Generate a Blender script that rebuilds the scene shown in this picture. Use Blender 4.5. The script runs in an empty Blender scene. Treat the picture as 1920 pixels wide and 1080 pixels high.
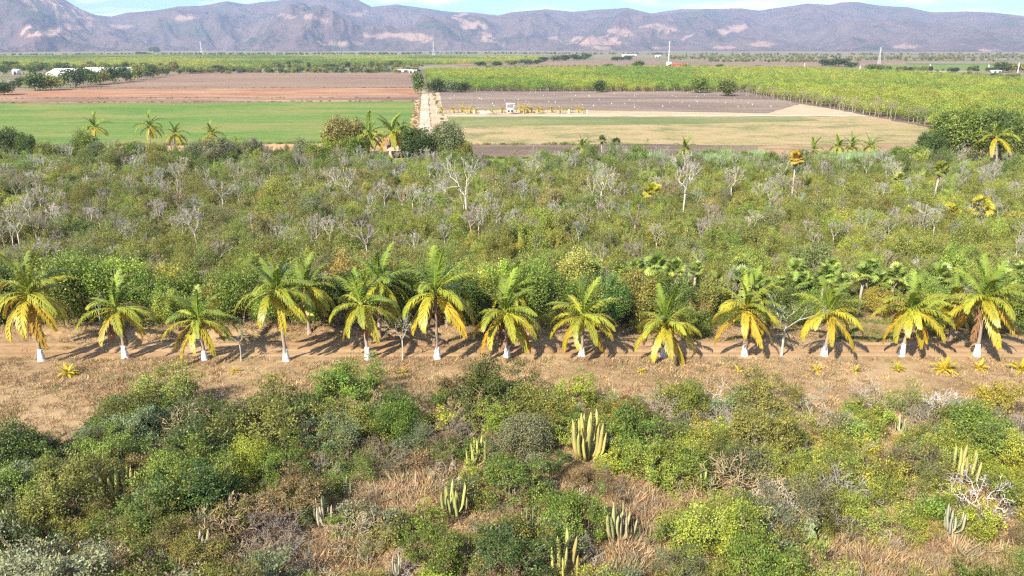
import bpy, math
import numpy as np
from mathutils import Vector
from mathutils.geometry import tessellate_polygon
from math import radians, sin, cos, pi, tan, atan2, hypot

sc = bpy.context.scene
# ------------------------------------------------------------------ camera
CAM_H, PITCH, FPX = 26.5, radians(17.0), 1478.0
cd = bpy.data.cameras.new('camera'); cam = bpy.data.objects.new('camera', cd)
sc.collection.objects.link(cam); sc.camera = cam
cam.location = (0, 0, CAM_H); cam.rotation_euler = (pi/2 - PITCH, 0, 0)
cd.sensor_width = 36.0; cd.lens = FPX/1920*36.0; cd.clip_start = 0.5; cd.clip_end = 40000
# ------------------------------------------------------------------ sky, sun, exposure
SUN_EL, SHADOW_AZ = radians(39), radians(36)       # shadows run forward and to the right
world = bpy.data.worlds.new('World'); sc.world = world; world.use_nodes = True
wn, wl = world.node_tree.nodes, world.node_tree.links
wn.clear()
w_out = wn.new('ShaderNodeOutputWorld'); w_bg = wn.new('ShaderNodeBackground')
sky = wn.new('ShaderNodeTexSky'); sky.sky_type = 'NISHITA'; sky.sun_disc = False
sky.sun_elevation = SUN_EL; sky.sun_rotation = SHADOW_AZ + pi
sky.altitude = 0; sky.air_density = 1.0; sky.dust_density = 0.3; sky.ozone_density = 3.0
tc = wn.new('ShaderNodeTexCoord'); mp = wn.new('ShaderNodeMapping'); mp.inputs['Scale'].default_value = (6, 6, 34)
nz = wn.new('ShaderNodeTexNoise'); nz.inputs['Scale'].default_value = 1.6; nz.inputs['Detail'].default_value = 6; nz.inputs['Roughness'].default_value = 0.55
rp = wn.new('ShaderNodeMapRange'); rp.inputs['From Min'].default_value = 0.48; rp.inputs['From Max'].default_value = 0.62
rp.inputs['To Max'].default_value = 0.85
tint = wn.new('ShaderNodeMix'); tint.data_type = 'RGBA'; tint.blend_type = 'MULTIPLY'; tint.inputs[0].default_value = 1.0
tint.inputs[7].default_value = (0.56, 0.80, 1.10, 1)
mx = wn.new('ShaderNodeMix'); mx.data_type = 'RGBA'; mx.inputs[7].default_value = (7.6, 8.2, 8.8, 1)
wl.new(tc.outputs['Generated'], mp.inputs['Vector']); wl.new(mp.outputs[0], nz.inputs['Vector'])
wl.new(nz.outputs['Fac'], rp.inputs['Value']); wl.new(rp.outputs[0], mx.inputs[0])
wl.new(sky.outputs[0], tint.inputs[6]); wl.new(tint.outputs[2], mx.inputs[6]); wl.new(mx.outputs[2], w_bg.inputs['Color'])
w_bg.inputs['Strength'].default_value = 0.095
wl.new(w_bg.outputs[0], w_out.inputs['Surface'])
sd = bpy.data.lights.new('sun', 'SUN'); sd.energy = 4.8; sd.angle = radians(0.55); sd.color = (1.0, 0.92, 0.77)
sun = bpy.data.objects.new('sun', sd); sc.collection.objects.link(sun)
sun.rotation_euler = (pi/2 - SUN_EL, 0, -SHADOW_AZ); sun.location = (-30, -40, 60)
vs = sc.view_settings; vs.view_transform = 'Standard'; vs.look = 'None'; vs.gamma = 1.0; vs.exposure = 1.18; vs.use_curve_mapping = False
cy = sc.cycles
cy.use_denoising = False
cy.max_bounces = 6; cy.diffuse_bounces = 3; cy.glossy_bounces = 1; cy.transmission_bounces = 3; cy.transparent_max_bounces = 4
cy.volume_bounces = 0; cy.use_adaptive_sampling = True; cy.adaptive_threshold = 0.02
cy.sample_clamp_indirect = 4.0; cy.caustics_reflective = False; cy.caustics_refractive = False
cy.pixel_filter_type = 'BLACKMAN_HARRIS'; cy.filter_width = 1.3
HAZE = 7.2e-5

# ------------------------------------------------------------------ small helpers
rng = np.random.default_rng(7)
COL = sc.collection
cP, sP = cos(PITCH), sin(PITCH)
def ray(px, py):
    x, y = (px - 960)/FPX, (540 - py)/FPX
    return np.array([x, cP + y*sP, -sP + y*cP])
def G(px, py, z=0.0):
    d = ray(px, py); t = (z - CAM_H)/d[2]
    return d[0]*t, d[1]*t
def at_y(px, py, Y):
    d = ray(px, py); t = Y/d[1]
    return d[0]*t, Y, CAM_H + d[2]*t
def P(x, y, z=0.0):
    dz = z - CAM_H
    zc = y*cP - dz*sP; yc = y*sP + dz*cP
    return 960 + FPX*x/zc, 540 - FPX*yc/zc
def ppm(y):            # photo pixels per metre for a thing standing on the ground at distance y
    return FPX/(y*cP + CAM_H*sP)
def vnoise(x, y, seed=0):
    x = np.asarray(x, float); y = np.asarray(y, float)
    ix = np.floor(x).astype(np.int64); iy = np.floor(y).astype(np.int64)
    fx, fy = x - ix, y - iy
    fx = fx*fx*(3 - 2*fx); fy = fy*fy*(3 - 2*fy)
    def h(a, b):
        n = (a*374761393 + b*668265263 + seed*974634777) & 0xffffffff
        n = ((n ^ (n >> 13))*1274126177) & 0xffffffff
        return ((n ^ (n >> 16)) & 0xffff)/65535.0
    return (h(ix, iy)*(1-fx) + h(ix+1, iy)*fx)*(1-fy) + (h(ix, iy+1)*(1-fx) + h(ix+1, iy+1)*fx)*fy
def fbm(x, y, seed=0, octs=4):
    s = 0; a = 0.5; t = 0
    for k in range(octs):
        s = s + a*vnoise(np.asarray(x)*2**k + 17.3*k, np.asarray(y)*2**k + 5.1*k, seed + k); t += a; a *= 0.5
    return s/t
def sstep(a, b, v):
    t = np.clip((np.asarray(v, float) - a)/(b - a), 0, 1); return t*t*(3 - 2*t)
def interp(pts):
    xs = [p[0] for p in pts]; ys = [p[1] for p in pts]
    return lambda v: np.interp(v, xs, ys)
def inpoly(x, y, poly):
    x = np.asarray(x, float); y = np.asarray(y, float); r = np.zeros(x.shape, bool)
    n = len(poly)
    for i in range(n):
        x1, y1 = poly[i]; x2, y2 = poly[(i+1) % n]
        c = ((y1 > y) != (y2 > y)) & (x < (x2-x1)*(y-y1)/((y2-y1) + 1e-12) + x1)
        r ^= c
    return r

class Geo:
    """collects quads and triangles; build() makes one mesh with a per-vertex 'tint' value"""
    def __init__(s): s.V = []; s.Q = []; s.T = []; s.A = []; s.n = 0
    def add(s, V, Q=None, T=None, tint=0.5):
        V = np.asarray(V, np.float32).reshape(-1, 3)
        if Q is not None and len(Q): s.Q.append(np.asarray(Q, np.int32).reshape(-1, 4) + s.n)
        if T is not None and len(T): s.T.append(np.asarray(T, np.int32).reshape(-1, 3) + s.n)
        s.V.append(V); s.A.append(np.broadcast_to(np.asarray(tint, np.float32), (len(V),))); s.n += len(V)
        return s
    def tube(s, pts, rad, n=5, tint=0.5, cap=True):
        pts = np.asarray(pts, float); rad = np.broadcast_to(np.asarray(rad, float), (len(pts),))
        tg = np.gradient(pts, axis=0); tg /= np.linalg.norm(tg, axis=1)[:, None] + 1e-9
        up = np.where(np.abs(tg[:, 2:3]) > 0.95, np.array([[1., 0, 0]]), np.array([[0, 0, 1.]]))
        u = np.cross(tg, up); u /= np.linalg.norm(u, axis=1)[:, None] + 1e-9
        for i in range(1, len(u)):
            if np.dot(u[i], u[i-1]) < 0: u[i] = -u[i]
        w = np.cross(tg, u)
        a = np.arange(n)*2*pi/n
        V = pts[:, None] + rad[:, None, None]*(np.cos(a)[None, :, None]*u[:, None] + np.sin(a)[None, :, None]*w[:, None])
        m = len(pts); i = np.arange(m-1)[:, None]*n; j = np.arange(n)[None]; k = (j+1) % n
        Q = np.stack([i+j, i+k, i+n+k, i+n+j], -1).reshape(-1, 4)
        T = []
        if cap:
            for r0 in (0, (m-1)*n):
                T += [(r0, r0+q, r0+q+1) for q in range(1, n-1)]
        return s.add(V.reshape(-1, 3), Q, T, tint)
    def box(s, x0, x1, y0, y1, z0, z1, tint=0.5):
        V = [(x, y, z) for x in (x0, x1) for y in (y0, y1) for z in (z0, z1)]
        return s.add(V, [(0, 1, 3, 2), (4, 6, 7, 5), (0, 4, 5, 1), (2, 3, 7, 6), (0, 2, 6, 4), (1, 5, 7, 3)], None, tint)
    def leaves(s, C, D, S, L, W, tint):
        """diamond leaves: base C, direction D, side S (unit rows), length L, width W"""
        n = len(C); L = np.broadcast_to(L, (n,))[:, None]; W = np.broadcast_to(W, (n,))[:, None]
        N = np.cross(D, S)
        V = np.stack([C, C + D*L*.45 + S*W*.5 - N*W*.12, C + D*L, C + D*L*.45 - S*W*.5 - N*W*.12], 1).reshape(-1, 3)
        Q = np.arange(4*n).reshape(n, 4)
        return s.add(V, Q, None, np.repeat(np.broadcast_to(tint, (n,)), 4))
    def build(s, name, mat, smooth=False):
        V = np.concatenate(s.V); A = np.concatenate(s.A)
        Q = np.concatenate(s.Q) if s.Q else np.zeros((0, 4), np.int32)
        T = np.concatenate(s.T) if s.T else np.zeros((0, 3), np.int32)
        me = bpy.data.meshes.new(name)
        me.vertices.add(len(V)); me.vertices.foreach_set('co', V.astype(np.float32).ravel())
        loops = np.concatenate([Q.ravel(), T.ravel()]).astype(np.int32)
        me.loops.add(len(loops)); me.loops.foreach_set('vertex_index', loops)
        nf = len(Q) + len(T); me.polygons.add(nf)
        st = np.concatenate([np.arange(len(Q))*4, len(Q)*4 + np.arange(len(T))*3]).astype(np.int32)
        me.polygons.foreach_set('loop_start', st)
        me.polygons.foreach_set('loop_total', np.concatenate([np.full(len(Q), 4), np.full(len(T), 3)]).astype(np.int32))
        if smooth: me.polygons.foreach_set('use_smooth', np.ones(nf, bool))
        at = me.attributes.new('tint', 'FLOAT', 'POINT'); at.data.foreach_set('value', A.astype(np.float32))
        me.materials.append(mat); me.update(calc_edges=True); me.validate()
        return me

def link(name, me, parent=None, loc=None, rot=None, scale=None, color=None):
    o = bpy.data.objects.new(name, me); COL.objects.link(o)
    if parent is not None: o.parent = parent
    if loc is not None: o.location = loc
    if rot is not None: o.rotation_euler = rot
    if scale is not None: o.scale = (scale,)*3 if np.isscalar(scale) else scale
    if color is not None: o.color = tuple(color)[:3] + (1,)
    return o
def tag(o, label=None, cat=None, group=None, kind=None):
    if label: o['label'] = label
    if cat: o['category'] = cat
    if group: o['group'] = group
    if kind: o['kind'] = kind
    return o
def thing(name, loc, rz=0, scale=1.0, label=None, cat=None, group=None):
    o = link(name, None, None, loc, (0, 0, rz), scale)
    o.empty_display_size = 0.3
    return tag(o, label, cat, group)

# ------------------------------------------------------------------ materials
def mat_new(name):
    m = bpy.data.materials.new(name); m.use_nodes = True
    nt = m.node_tree; nt.nodes.clear()
    return m, nt.nodes, nt.links
def ramp(n, stops):
    r = n.new('ShaderNodeValToRGB'); e = r.color_ramp.elements
    while len(e) < len(stops): e.new(0.5)
    for k, (p, c) in enumerate(stops): e[k].position = p; e[k].color = (*c, 1)
    return r
def noise(n, l, scale, detail=5, rough=0.6, vec=None, dist=0.0):
    t = n.new('ShaderNodeTexNoise'); t.inputs['Scale'].default_value = scale; t.inputs['Detail'].default_value = detail
    t.inputs['Roughness'].default_value = rough; t.inputs['Distortion'].default_value = dist
    if vec is not None: l.new(vec, t.inputs['Vector'])
    return t
def plant_mat(name, transl=0.3, rough=0.55, spec=0.3, var=0.55, warm=0.25, inst=False):
    """object colour x per-leaf variation, with some light passing through"""
    m, n, l = mat_new(name)
    out = n.new('ShaderNodeOutputMaterial'); b = n.new('ShaderNodeBsdfPrincipled')
    b.inputs['Roughness'].default_value = rough; b.inputs['Specular IOR Level'].default_value = spec
    oi = n.new('ShaderNodeObjectInfo'); at = n.new('ShaderNodeAttribute'); at.attribute_name = 'tint'
    mr = n.new('ShaderNodeMapRange'); mr.inputs['To Min'].default_value = 1 - var; mr.inputs['To Max'].default_value = 1 + var
    l.new(at.outputs['Fac'], mr.inputs['Value'])
    r2 = n.new('ShaderNodeMapRange'); r2.inputs['To Min'].default_value = 0.82; r2.inputs['To Max'].default_value = 1.18
    l.new(oi.outputs['Random'], r2.inputs['Value'])
    mm = n.new('ShaderNodeMath'); mm.operation = 'MULTIPLY'; l.new(mr.outputs[0], mm.inputs[0]); l.new(r2.outputs[0], mm.inputs[1])
    wm = n.new('ShaderNodeMix'); wm.data_type = 'RGBA'; wm.blend_type = 'MIX'
    if inst:
        ia = n.new('ShaderNodeAttribute'); ia.attribute_type = 'INSTANCER'; ia.attribute_name = 'tone'; l.new(ia.outputs['Color'], wm.inputs[6])
    else: l.new(oi.outputs['Color'], wm.inputs[6])
    # some leaves are dry
    gt = n.new('ShaderNodeMapRange'); gt.inputs['From Min'].default_value = 0.78; gt.inputs['From Max'].default_value = 1.0
    gt.inputs['To Max'].default_value = warm; l.new(at.outputs['Fac'], gt.inputs['Value']); l.new(gt.outputs[0], wm.inputs[0])
    wm.inputs[7].default_value = (0.36, 0.30, 0.10, 1)
    g = n.new('ShaderNodeNewGeometry'); hn = noise(n, l, 1.1, 3, 0.6, g.outputs['Position'])
    hr = n.new('ShaderNodeMapRange'); hr.inputs['From Min'].default_value = 0.35; hr.inputs['From Max'].default_value = 0.65; l.new(hn.outputs['Fac'], hr.inputs['Value'])
    hm = n.new('ShaderNodeMix'); hm.data_type = 'RGBA'; hm.inputs[6].default_value = (0.80, 0.88, 0.95, 1); hm.inputs[7].default_value = (1.20, 1.10, 0.95, 1); l.new(hr.outputs[0], hm.inputs[0])
    hv = n.new('ShaderNodeVectorMath'); hv.operation = 'MULTIPLY'; l.new(wm.outputs[2], hv.inputs[0]); l.new(hm.outputs[2], hv.inputs[1])
    vm = n.new('ShaderNodeVectorMath'); vm.operation = 'SCALE'
    l.new(hv.outputs[0], vm.inputs[0]); l.new(mm.outputs[0], vm.inputs['Scale'])
    l.new(vm.outputs[0], b.inputs['Base Color'])
    if transl > 0:
        t = n.new('ShaderNodeBsdfTranslucent'); mxs = n.new('ShaderNodeMixShader'); mxs.inputs[0].default_value = transl
        l.new(vm.outputs[0], t.inputs['Color'])
        l.new(b.outputs[0], mxs.inputs[1]); l.new(t.outputs[0], mxs.inputs[2]); l.new(mxs.outputs[0], out.inputs['Surface'])
    else: l.new(b.outputs[0], out.inputs['Surface'])
    return m
def soil_mat(name, c1, c2, c3=None, s1=0.06, s2=0.9, stretch=(1, 1, 1), bump=0.15, bscale=2.0, streak=None):
    """ground colour of two or three soils mixed by broad and fine noise; streak=(scale, amount, axis) adds furrow-like bands"""
    m, n, l = mat_new(name)
    out = n.new('ShaderNodeOutputMaterial'); b = n.new('ShaderNodeBsdfPrincipled'); b.inputs['Roughness'].default_value = 0.95
    b.inputs['Specular IOR Level'].default_value = 0.1
    g = n.new('ShaderNodeNewGeometry'); mpn = n.new('ShaderNodeMapping'); mpn.inputs['Scale'].default_value = stretch
    l.new(g.outputs['Position'], mpn.inputs['Vector'])
    a = noise(n, l, s1, 6, 0.62, mpn.outputs[0], 0.4); f = noise(n, l, s2, 4, 0.65, g.outputs['Position'])
    ad = n.new('ShaderNodeMath'); ad.operation = 'MULTIPLY_ADD'; ad.inputs[1].default_value = 0.45
    l.new(f.outputs['Fac'], ad.inputs[0])
    sb = n.new('ShaderNodeMath'); sb.operation = 'SUBTRACT'; sb.inputs[1].default_value = 0.225
    l.new(a.outputs['Fac'], sb.inputs[0]); l.new(sb.outputs[0], ad.inputs[2])
    val = ad.outputs[0]
    if streak:
        w = n.new('ShaderNodeTexWave'); w.wave_type = 'BANDS'; w.bands_direction = streak[2]; w.inputs['Scale'].default_value = streak[0]
        w.inputs['Distortion'].default_value = 2.5; w.inputs['Detail'].default_value = 3; w.inputs['Detail Scale'].default_value = 0.6
        l.new(g.outputs['Position'], w.inputs['Vector'])
        q = n.new('ShaderNodeMath'); q.operation = 'MULTIPLY_ADD'; q.inputs[1].default_value = streak[1]
        l.new(w.outputs['Fac'], q.inputs[0]); l.new(val, q.inputs[2]); val = q.outputs[0]
    st = [(0.34, c1), (0.62, c2)] if c3 is None else [(0.32, c1), (0.5, c2), (0.66, c3)]
    r = ramp(n, st); l.new(val, r.inputs[0]); l.new(r.outputs[0], b.inputs['Base Color'])
    if bump:
        bn = noise(n, l, bscale, 5, 0.7, g.outputs['Position']); bp = n.new('ShaderNodeBump'); bp.inputs['Strength'].default_value = 0.7
        bp.inputs['Distance'].default_value = bump; l.new(bn.outputs['Fac'], bp.inputs['Height']); l.new(bp.outputs[0], b.inputs['Normal'])
    l.new(b.outputs[0], out.inputs['Surface'])
    return m
def paint_mat(name, c, rough=0.7, dirt=0.25, scale=1.5):
    m, n, l = mat_new(name)
    out = n.new('ShaderNodeOutputMaterial'); b = n.new('ShaderNodeBsdfPrincipled'); b.inputs['Roughness'].default_value = rough
    tcn = n.new('ShaderNodeTexCoord'); a = noise(n, l, scale, 6, 0.65, tcn.outputs['Object'])
    r = ramp(n, [(0.35, tuple(v*(1 - dirt) for v in c)), (0.6, c)]); l.new(a.outputs['Fac'], r.inputs[0]); l.new(r.outputs[0], b.inputs['Base Color'])
    l.new(b.outputs[0], out.inputs['Surface'])
    return m
MASS = {}       # material -> its twin for scattered masses, coloured plant by plant
def plant_pair(name, *a):
    m = plant_mat(name, *a); MASS[m.name] = plant_mat(name + '_mass', *a, inst=True); return m
M_LEAF = plant_pair('leaf', 0.30, 0.5, 0.35, 0.5, 0.35)
M_FROND = plant_pair('palm_frond', 0.28, 0.42, 0.45, 0.35, 0.12)
M_TWIG = plant_pair('twig', 0.0, 0.85, 0.1, 0.35, 0.0)
M_BARK = plant_pair('bark', 0.0, 0.9, 0.1, 0.3, 0.0)
M_CACT = plant_pair('cactus_skin', 0.0, 0.5, 0.3, 0.3, 0.2)
M_GRASS = plant_pair('dry_grass', 0.25, 0.8, 0.1, 0.45, 0.2)
M_WHITE = paint_mat('whitewash', (0.82, 0.81, 0.78), 0.85, 0.36, 5.0)

# ------------------------------------------------------------------ ground
def ground_z(x, y):
    x = np.asarray(x, float); y = np.asarray(y, float)
    fade = 1 - sstep(165, 195, y)
    z = 0.35*(fbm(x*0.07, y*0.07, 3, 4) - 0.5)*fade
    flat = sstep(58, 62, y)*(1 - sstep(69.5, 71.5, y))
    z = z*(1 - 0.75*flat)
    bank = (1 - sstep(2, 14, x))*sstep(69.6, 71.4 + 1.2*(fbm(x*0.3, y*0, 9, 3) - .5), y)*(1 - sstep(80, 120, y))
    z = z + 0.75*bank
    z = z + 0.10*(fbm(x*0.6, y*0.6, 21, 3) - 0.5)*fade*(1 - 0.6*flat)
    rut = np.exp(-((y - 66.9)/0.28)**2) + np.exp(-((y - 68.5)/0.28)**2)
    return z - 0.09*rut
gx = np.concatenate([-np.geomspace(18000, 141, 26), np.arange(-140, 140.1, 1.4), np.geomspace(141, 18000, 26)])
gy = np.concatenate([[-3000, -800, -200, -50, 0, 14], np.arange(20, 60, 1.4), np.arange(60, 76, 0.4), np.arange(76, 200, 1.6), np.geomspace(202, 20000, 40)])
X, Y = np.meshgrid(gx, gy); Z = ground_z(X, Y)
nx, ny = len(gx), len(gy); ii = (np.arange(ny-1)[:, None]*nx + np.arange(nx-1)[None]).ravel()
m, n, l = mat_new('ground')
out = n.new('ShaderNodeOutputMaterial'); b = n.new('ShaderNodeBsdfPrincipled'); b.inputs['Roughness'].default_value = 0.95
b.inputs['Specular IOR Level'].default_value = 0.1
g = n.new('ShaderNodeNewGeometry'); pos = g.outputs['Position']
a1 = noise(n, l, 0.12, 6, 0.6, pos, 0.5); a2 = noise(n, l, 2.2, 5, 0.7, pos)
ad = n.new('ShaderNodeMath'); ad.operation = 'MULTIPLY_ADD'; ad.inputs[1].default_value = 0.5
l.new(a2.outputs['Fac'], ad.inputs[0]); sb = n.new('ShaderNodeMath'); sb.operation = 'SUBTRACT'; sb.inputs[1].default_value = 0.25
l.new(a1.outputs['Fac'], sb.inputs[0]); l.new(sb.outputs[0], ad.inputs[2])
near = ramp(n, [(0.28, (0.18, 0.116, 0.060)), (0.48, (0.29, 0.194, 0.102)), (0.70, (0.41, 0.288, 0.158))]); l.new(ad.outputs[0], near.inputs[0])
mpf = n.new('ShaderNodeMapping'); mpf.inputs['Scale'].default_value = (0.35, 1, 1); l.new(pos, mpf.inputs['Vector'])
b1 = noise(n, l, 0.006, 6, 0.6, mpf.outputs[0], 0.3)
far = ramp(n, [(0.36, (0.10, 0.12, 0.05)), (0.47, (0.19, 0.16, 0.085)), (0.56, (0.24, 0.185, 0.12)), (0.68, (0.12, 0.14, 0.06))]); l.new(b1.outputs['Fac'], far.inputs[0])
sx = n.new('ShaderNodeSeparateXYZ'); l.new(pos, sx.inputs[0])
fm = n.new('ShaderNodeMapRange'); fm.inputs['From Min'].default_value = 200; fm.inputs['From Max'].default_value = 420; l.new(sx.outputs['Y'], fm.inputs['Value'])
mxg = n.new('ShaderNodeMix'); mxg.data_type = 'RGBA'; l.new(fm.outputs[0], mxg.inputs[0]); l.new(near.outputs[0], mxg.inputs[6]); l.new(far.outputs[0], mxg.inputs[7])
l.new(mxg.outputs[2], b.inputs['Base Color'])
bn = noise(n, l, 3.0, 5, 0.7, pos); bp = n.new('ShaderNodeBump'); bp.inputs['Strength'].default_value = 0.6; bp.inputs['Distance'].default_value = 0.12
l.new(bn.outputs['Fac'], bp.inputs['Height']); l.new(bp.outputs[0], b.inputs['Normal'])
l.new(b.outputs[0], out.inputs['Surface'])
ge = Geo().add(np.stack([X, Y, Z], -1).reshape(-1, 3), np.stack([ii, ii+1, ii+nx+1, ii+nx], -1))
tag(link('ground', ge.build('ground', m, True)), kind='structure')

# fields: flat sheets outlined on the ground
SHEET_N = [0]
def sheet(name, px, mat, z=None, jit=1.5):
    SHEET_N[0] += 1; z = 0.010 + 0.005*SHEET_N[0]
    pts = [np.array(G(*p)) for p in px]; ring = []
    for k in range(len(pts)):
        a, b_ = pts[k], pts[(k+1) % len(pts)]
        d = b_ - a; L = np.linalg.norm(d); ns = int(np.clip(L/4, 1, 80)); nn = np.array([-d[1], d[0]])/(L + 1e-9)
        for q in range(ns):
            p = a + d*q/ns
            if q: p = p + nn*min(jit, 0.008*L)*(2*float(fbm(p[0]*0.15, p[1]*0.15, len(name), 3)) - 1)*2
            ring.append(p)
    tri = tessellate_polygon([[Vector((p[0], p[1], 0)) for p in ring]])
    me = bpy.data.meshes.new(name)
    me.from_pydata([(p[0], p[1], z) for p in ring], [], [tuple(t) for t in tri]); me.materials.append(mat); me.update()
    if sum(f.normal.z for f in me.polygons) < 0: me.flip_normals()
    return tag(link(name, me), kind='structure')
S_GREEN = soil_mat('green_crop', (0.080, 0.150, 0.030), (0.112, 0.188, 0.038), (0.20, 0.20, 0.06), 0.016, 0.35, (1, 2.2, 1), 0.1, 1.2, (0.05, 0.08, 'Y'))
S_REDSOIL = soil_mat('red_soil', (0.24, 0.12, 0.068), (0.33, 0.17, 0.095), (0.36, 0.24, 0.15), 0.03, 0.5, (0.8, 1.5, 1), 0.1)
S_STUB = soil_mat('stubble', (0.16, 0.095, 0.07), (0.25, 0.15, 0.10), (0.36, 0.24, 0.15), 0.03, 0.7, (0.4, 1.5, 1), 0.2)
S_FALLOW = soil_mat('fallow_soil', (0.17, 0.11, 0.085), (0.225, 0.15, 0.105), (0.26, 0.18, 0.12), 0.01, 0.3, (0.6, 1.6, 1), 0.1)
S_PLOUGH = soil_mat('ploughed_soil', (0.125, 0.095, 0.08), (0.18, 0.135, 0.108), (0.27, 0.20, 0.15), 0.02, 0.6, (0.4, 1.4, 1), 0.2, 2, (0.12, 0.10, 'DIAGONAL'))
S_TILLED = soil_mat('tilled_soil', (0.10, 0.075, 0.055), (0.16, 0.115, 0.08), (0.26, 0.19, 0.125), 0.03, 0.8, (0.3, 1.8, 1), 0.2)
S_PALE = soil_mat('pale_soil', (0.36, 0.27, 0.17), (0.46, 0.36, 0.24), None, 0.05, 0.8, (0.5, 1, 1), 0.05)
S_ROAD = soil_mat('gravel_road', (0.38, 0.29, 0.20), (0.54, 0.44, 0.32), None, 0.10, 1.2, (1, 0.6, 1), 0.05)
S_ORANGE = soil_mat('orange_soil', (0.40, 0.24, 0.12), (0.52, 0.34, 0.18), None, 0.05, 0.6, (1, 0.5, 1), 0.1)
S_YELLOW = soil_mat('yellow_grass', (0.17, 0.17, 0.07), (0.33, 0.26, 0.12), (0.40, 0.28, 0.17), 0.05, 0.5, (1.1, 1.4, 1), 0.5, 0.8)
S_GSTRIP = soil_mat('green_grass', (0.10, 0.135, 0.045), (0.17, 0.185, 0.07), (0.26, 0.23, 0.10), 0.03, 0.5, (0.4, 1.2, 1), 0.2, 0.8)
S_BRIGHT = soil_mat('bright_grass', (0.13, 0.22, 0.03), (0.20, 0.30, 0.05), None, 0.1, 0.8, (0.5, 1, 1), 0.2)
S_TRACK = soil_mat('track_soil', (0.26, 0.155, 0.08), (0.35, 0.222, 0.12), (0.41, 0.275, 0.158), 0.10, 1.6, (0.25, 2.4, 1), 0.04)
sheet('field_edge_soil', [(-400, 262), (640, 262), (880, 300), (700, 300), (-400, 300)], S_ORANGE, 0.012)
sheet('green_field', [(-500, 193), (300, 194), (779, 190), (770, 246), (640, 268), (300, 272), (-500, 276)], S_GREEN, 0.024)
sheet('stubble_field', [(-500, 180), (786, 178), (779, 189.6), (300, 193.4), (-500, 192)], S_STUB, 0.02)
sheet('red_soil_field', [(-500, 168), (60, 171), (110, 167), (790, 165), (786, 178), (450, 182), (-500, 180)], S_REDSOIL, 0.03)
sheet('fallow_field', [(110, 166.5), (330, 137), (786, 135), (790, 164.5)], S_FALLOW, 0.04)
sheet('ploughed_field', [(815, 171), (1392, 172), (1500, 195), (1440, 212), (1080, 206), (818, 205)], S_PLOUGH, 0.03)
sheet('beige_field', [(820, 205.6), (1080, 206.6), (1440, 212.6), (1500, 195), (1650, 218), (815, 215)], S_PALE, 0.024)
sheet('farm_track', [(812, 215.5), (1650, 216), (1655, 218.4), (812, 218.6)], S_ROAD, 0.036)
sheet('yellow_field', [(826, 219), (1660, 218.6), (1745, 240), (1760, 268), (1300, 274), (880, 272), (850, 262)], S_YELLOW, 0.02)
sheet('green_strip', [(822, 219), (1500, 219), (1540, 226), (1300, 233), (1000, 236), (835, 235)], S_GSTRIP, 0.03)
sheet('tilled_field', [(862, 271), (1180, 269.5), (1420, 274), (1420, 286), (1100, 298), (880, 297)], S_TILLED, 0.028)
sheet('bright_grass_strip', [(700, 298), (880, 297.5), (1120, 297), (1100, 312), (860, 314), (720, 310)], S_BRIGHT, 0.012)
sheet('plantation_floor', [(786, 134), (1500, 130), (2300, 160), (2300, 300), (1735, 238), (1392, 172), (805, 171)], S_TILLED, 0.016)
for nm, px in (('distant_field', [(850, 116), (1230, 112), (1250, 124), (860, 124)]), ('distant_soil', [(1290, 117), (1700, 114), (1700, 124), (1300, 124)]),
               ('distant_pale_track', [(1660, 133.2), (1780, 133.2), (1850, 134.5), (1660, 134.8)])):
    sheet(nm, px, S_PALE if 'pale' in nm else S_FALLOW, 0.05)
sheet('distant_green_field', [(1650, 122), (1860, 121), (1880, 131), (1640, 131)], S_GREEN, 0.05)
sheet('orange_verge', [(779, 188), (786, 188), (783, 250), (768, 250)], S_ORANGE, jit=0.5)
sheet('gravel_road', [(791, 172), (802, 172), (809, 262), (784, 262)], S_ROAD, jit=0.35)
sheet('road_verge', [(803.6, 172), (822, 172), (850, 262), (811.6, 262)], S_PALE, jit=0.6)
# dirt track behind the palms (two ruts follow the ground)
tx = np.arange(-150, 150.1, 1.5); ty = np.arange(65.7, 69.71, 0.2)
X, Y = np.meshgrid(tx, ty); Y2 = Y + 0.35*(fbm(X*0.05, 0*X, 31, 2) - .5)
Z = ground_z(X, Y2) + 0.02 - 0.06*(np.abs(Y - 67.7) > 1.8)
nx, ny = len(tx), len(ty); ii = (np.arange(ny-1)[:, None]*nx + np.arange(nx-1)[None]).ravel()
tag(link('dirt_track', Geo().add(np.stack([X, Y2, Z], -1).reshape(-1, 3), np.stack([ii, ii+1, ii+nx+1, ii+nx], -1)).build('dirt_track', S_TRACK, True)), kind='structure')

# ------------------------------------------------------------------ hills
SIL = [(-700, 10), (-400, -30), (-200, -10), (0, -30), (60, -34), (100, -14), (125, 2), (152, 18), (180, 30), (208, 32), (240, 24), (290, 21), (333, 13), (377, 13), (423, 4), (463, 8), (520, 2),
       (560, -4), (600, -12), (640, -8), (670, 0), (697, 12), (743, 7), (780, 12), (830, 20), (893, 25), (933, 29), (957, 23), (993, 20), (1023, 17), (1073, 22), (1127, 17),
       (1177, 14), (1220, 25), (1280, 18), (1340, 17), (1390, 17), (1423, 22), (1470, 14), (1513, 7), (1557, 9), (1577, 4), (1607, 3), (1643, 9), (1703, 15), (1747, 25), (1813, 23), (1870, 26), (1920, 32), (2200, 10), (2600, 30)]
tab = []
for px, py in SIL:
    d = ray(px, py); tab.append((math.atan2(d[0], d[1]), d[2]/hypot(d[0], d[1])))
saz = np.array([t[0] for t in tab]); stn = np.array([t[1] for t in tab])
az = np.linspace(saz[0], saz[-1], 1200); u0 = np.linspace(0, 1.4, 230)
AZ, U = np.meshgrid(az, u0)
Rr = 9300 + 900*(fbm(AZ*7, AZ*0, 50, 3) - 0.5) - 900*np.exp(-((AZ + 0.60)/0.10)**2)
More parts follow.
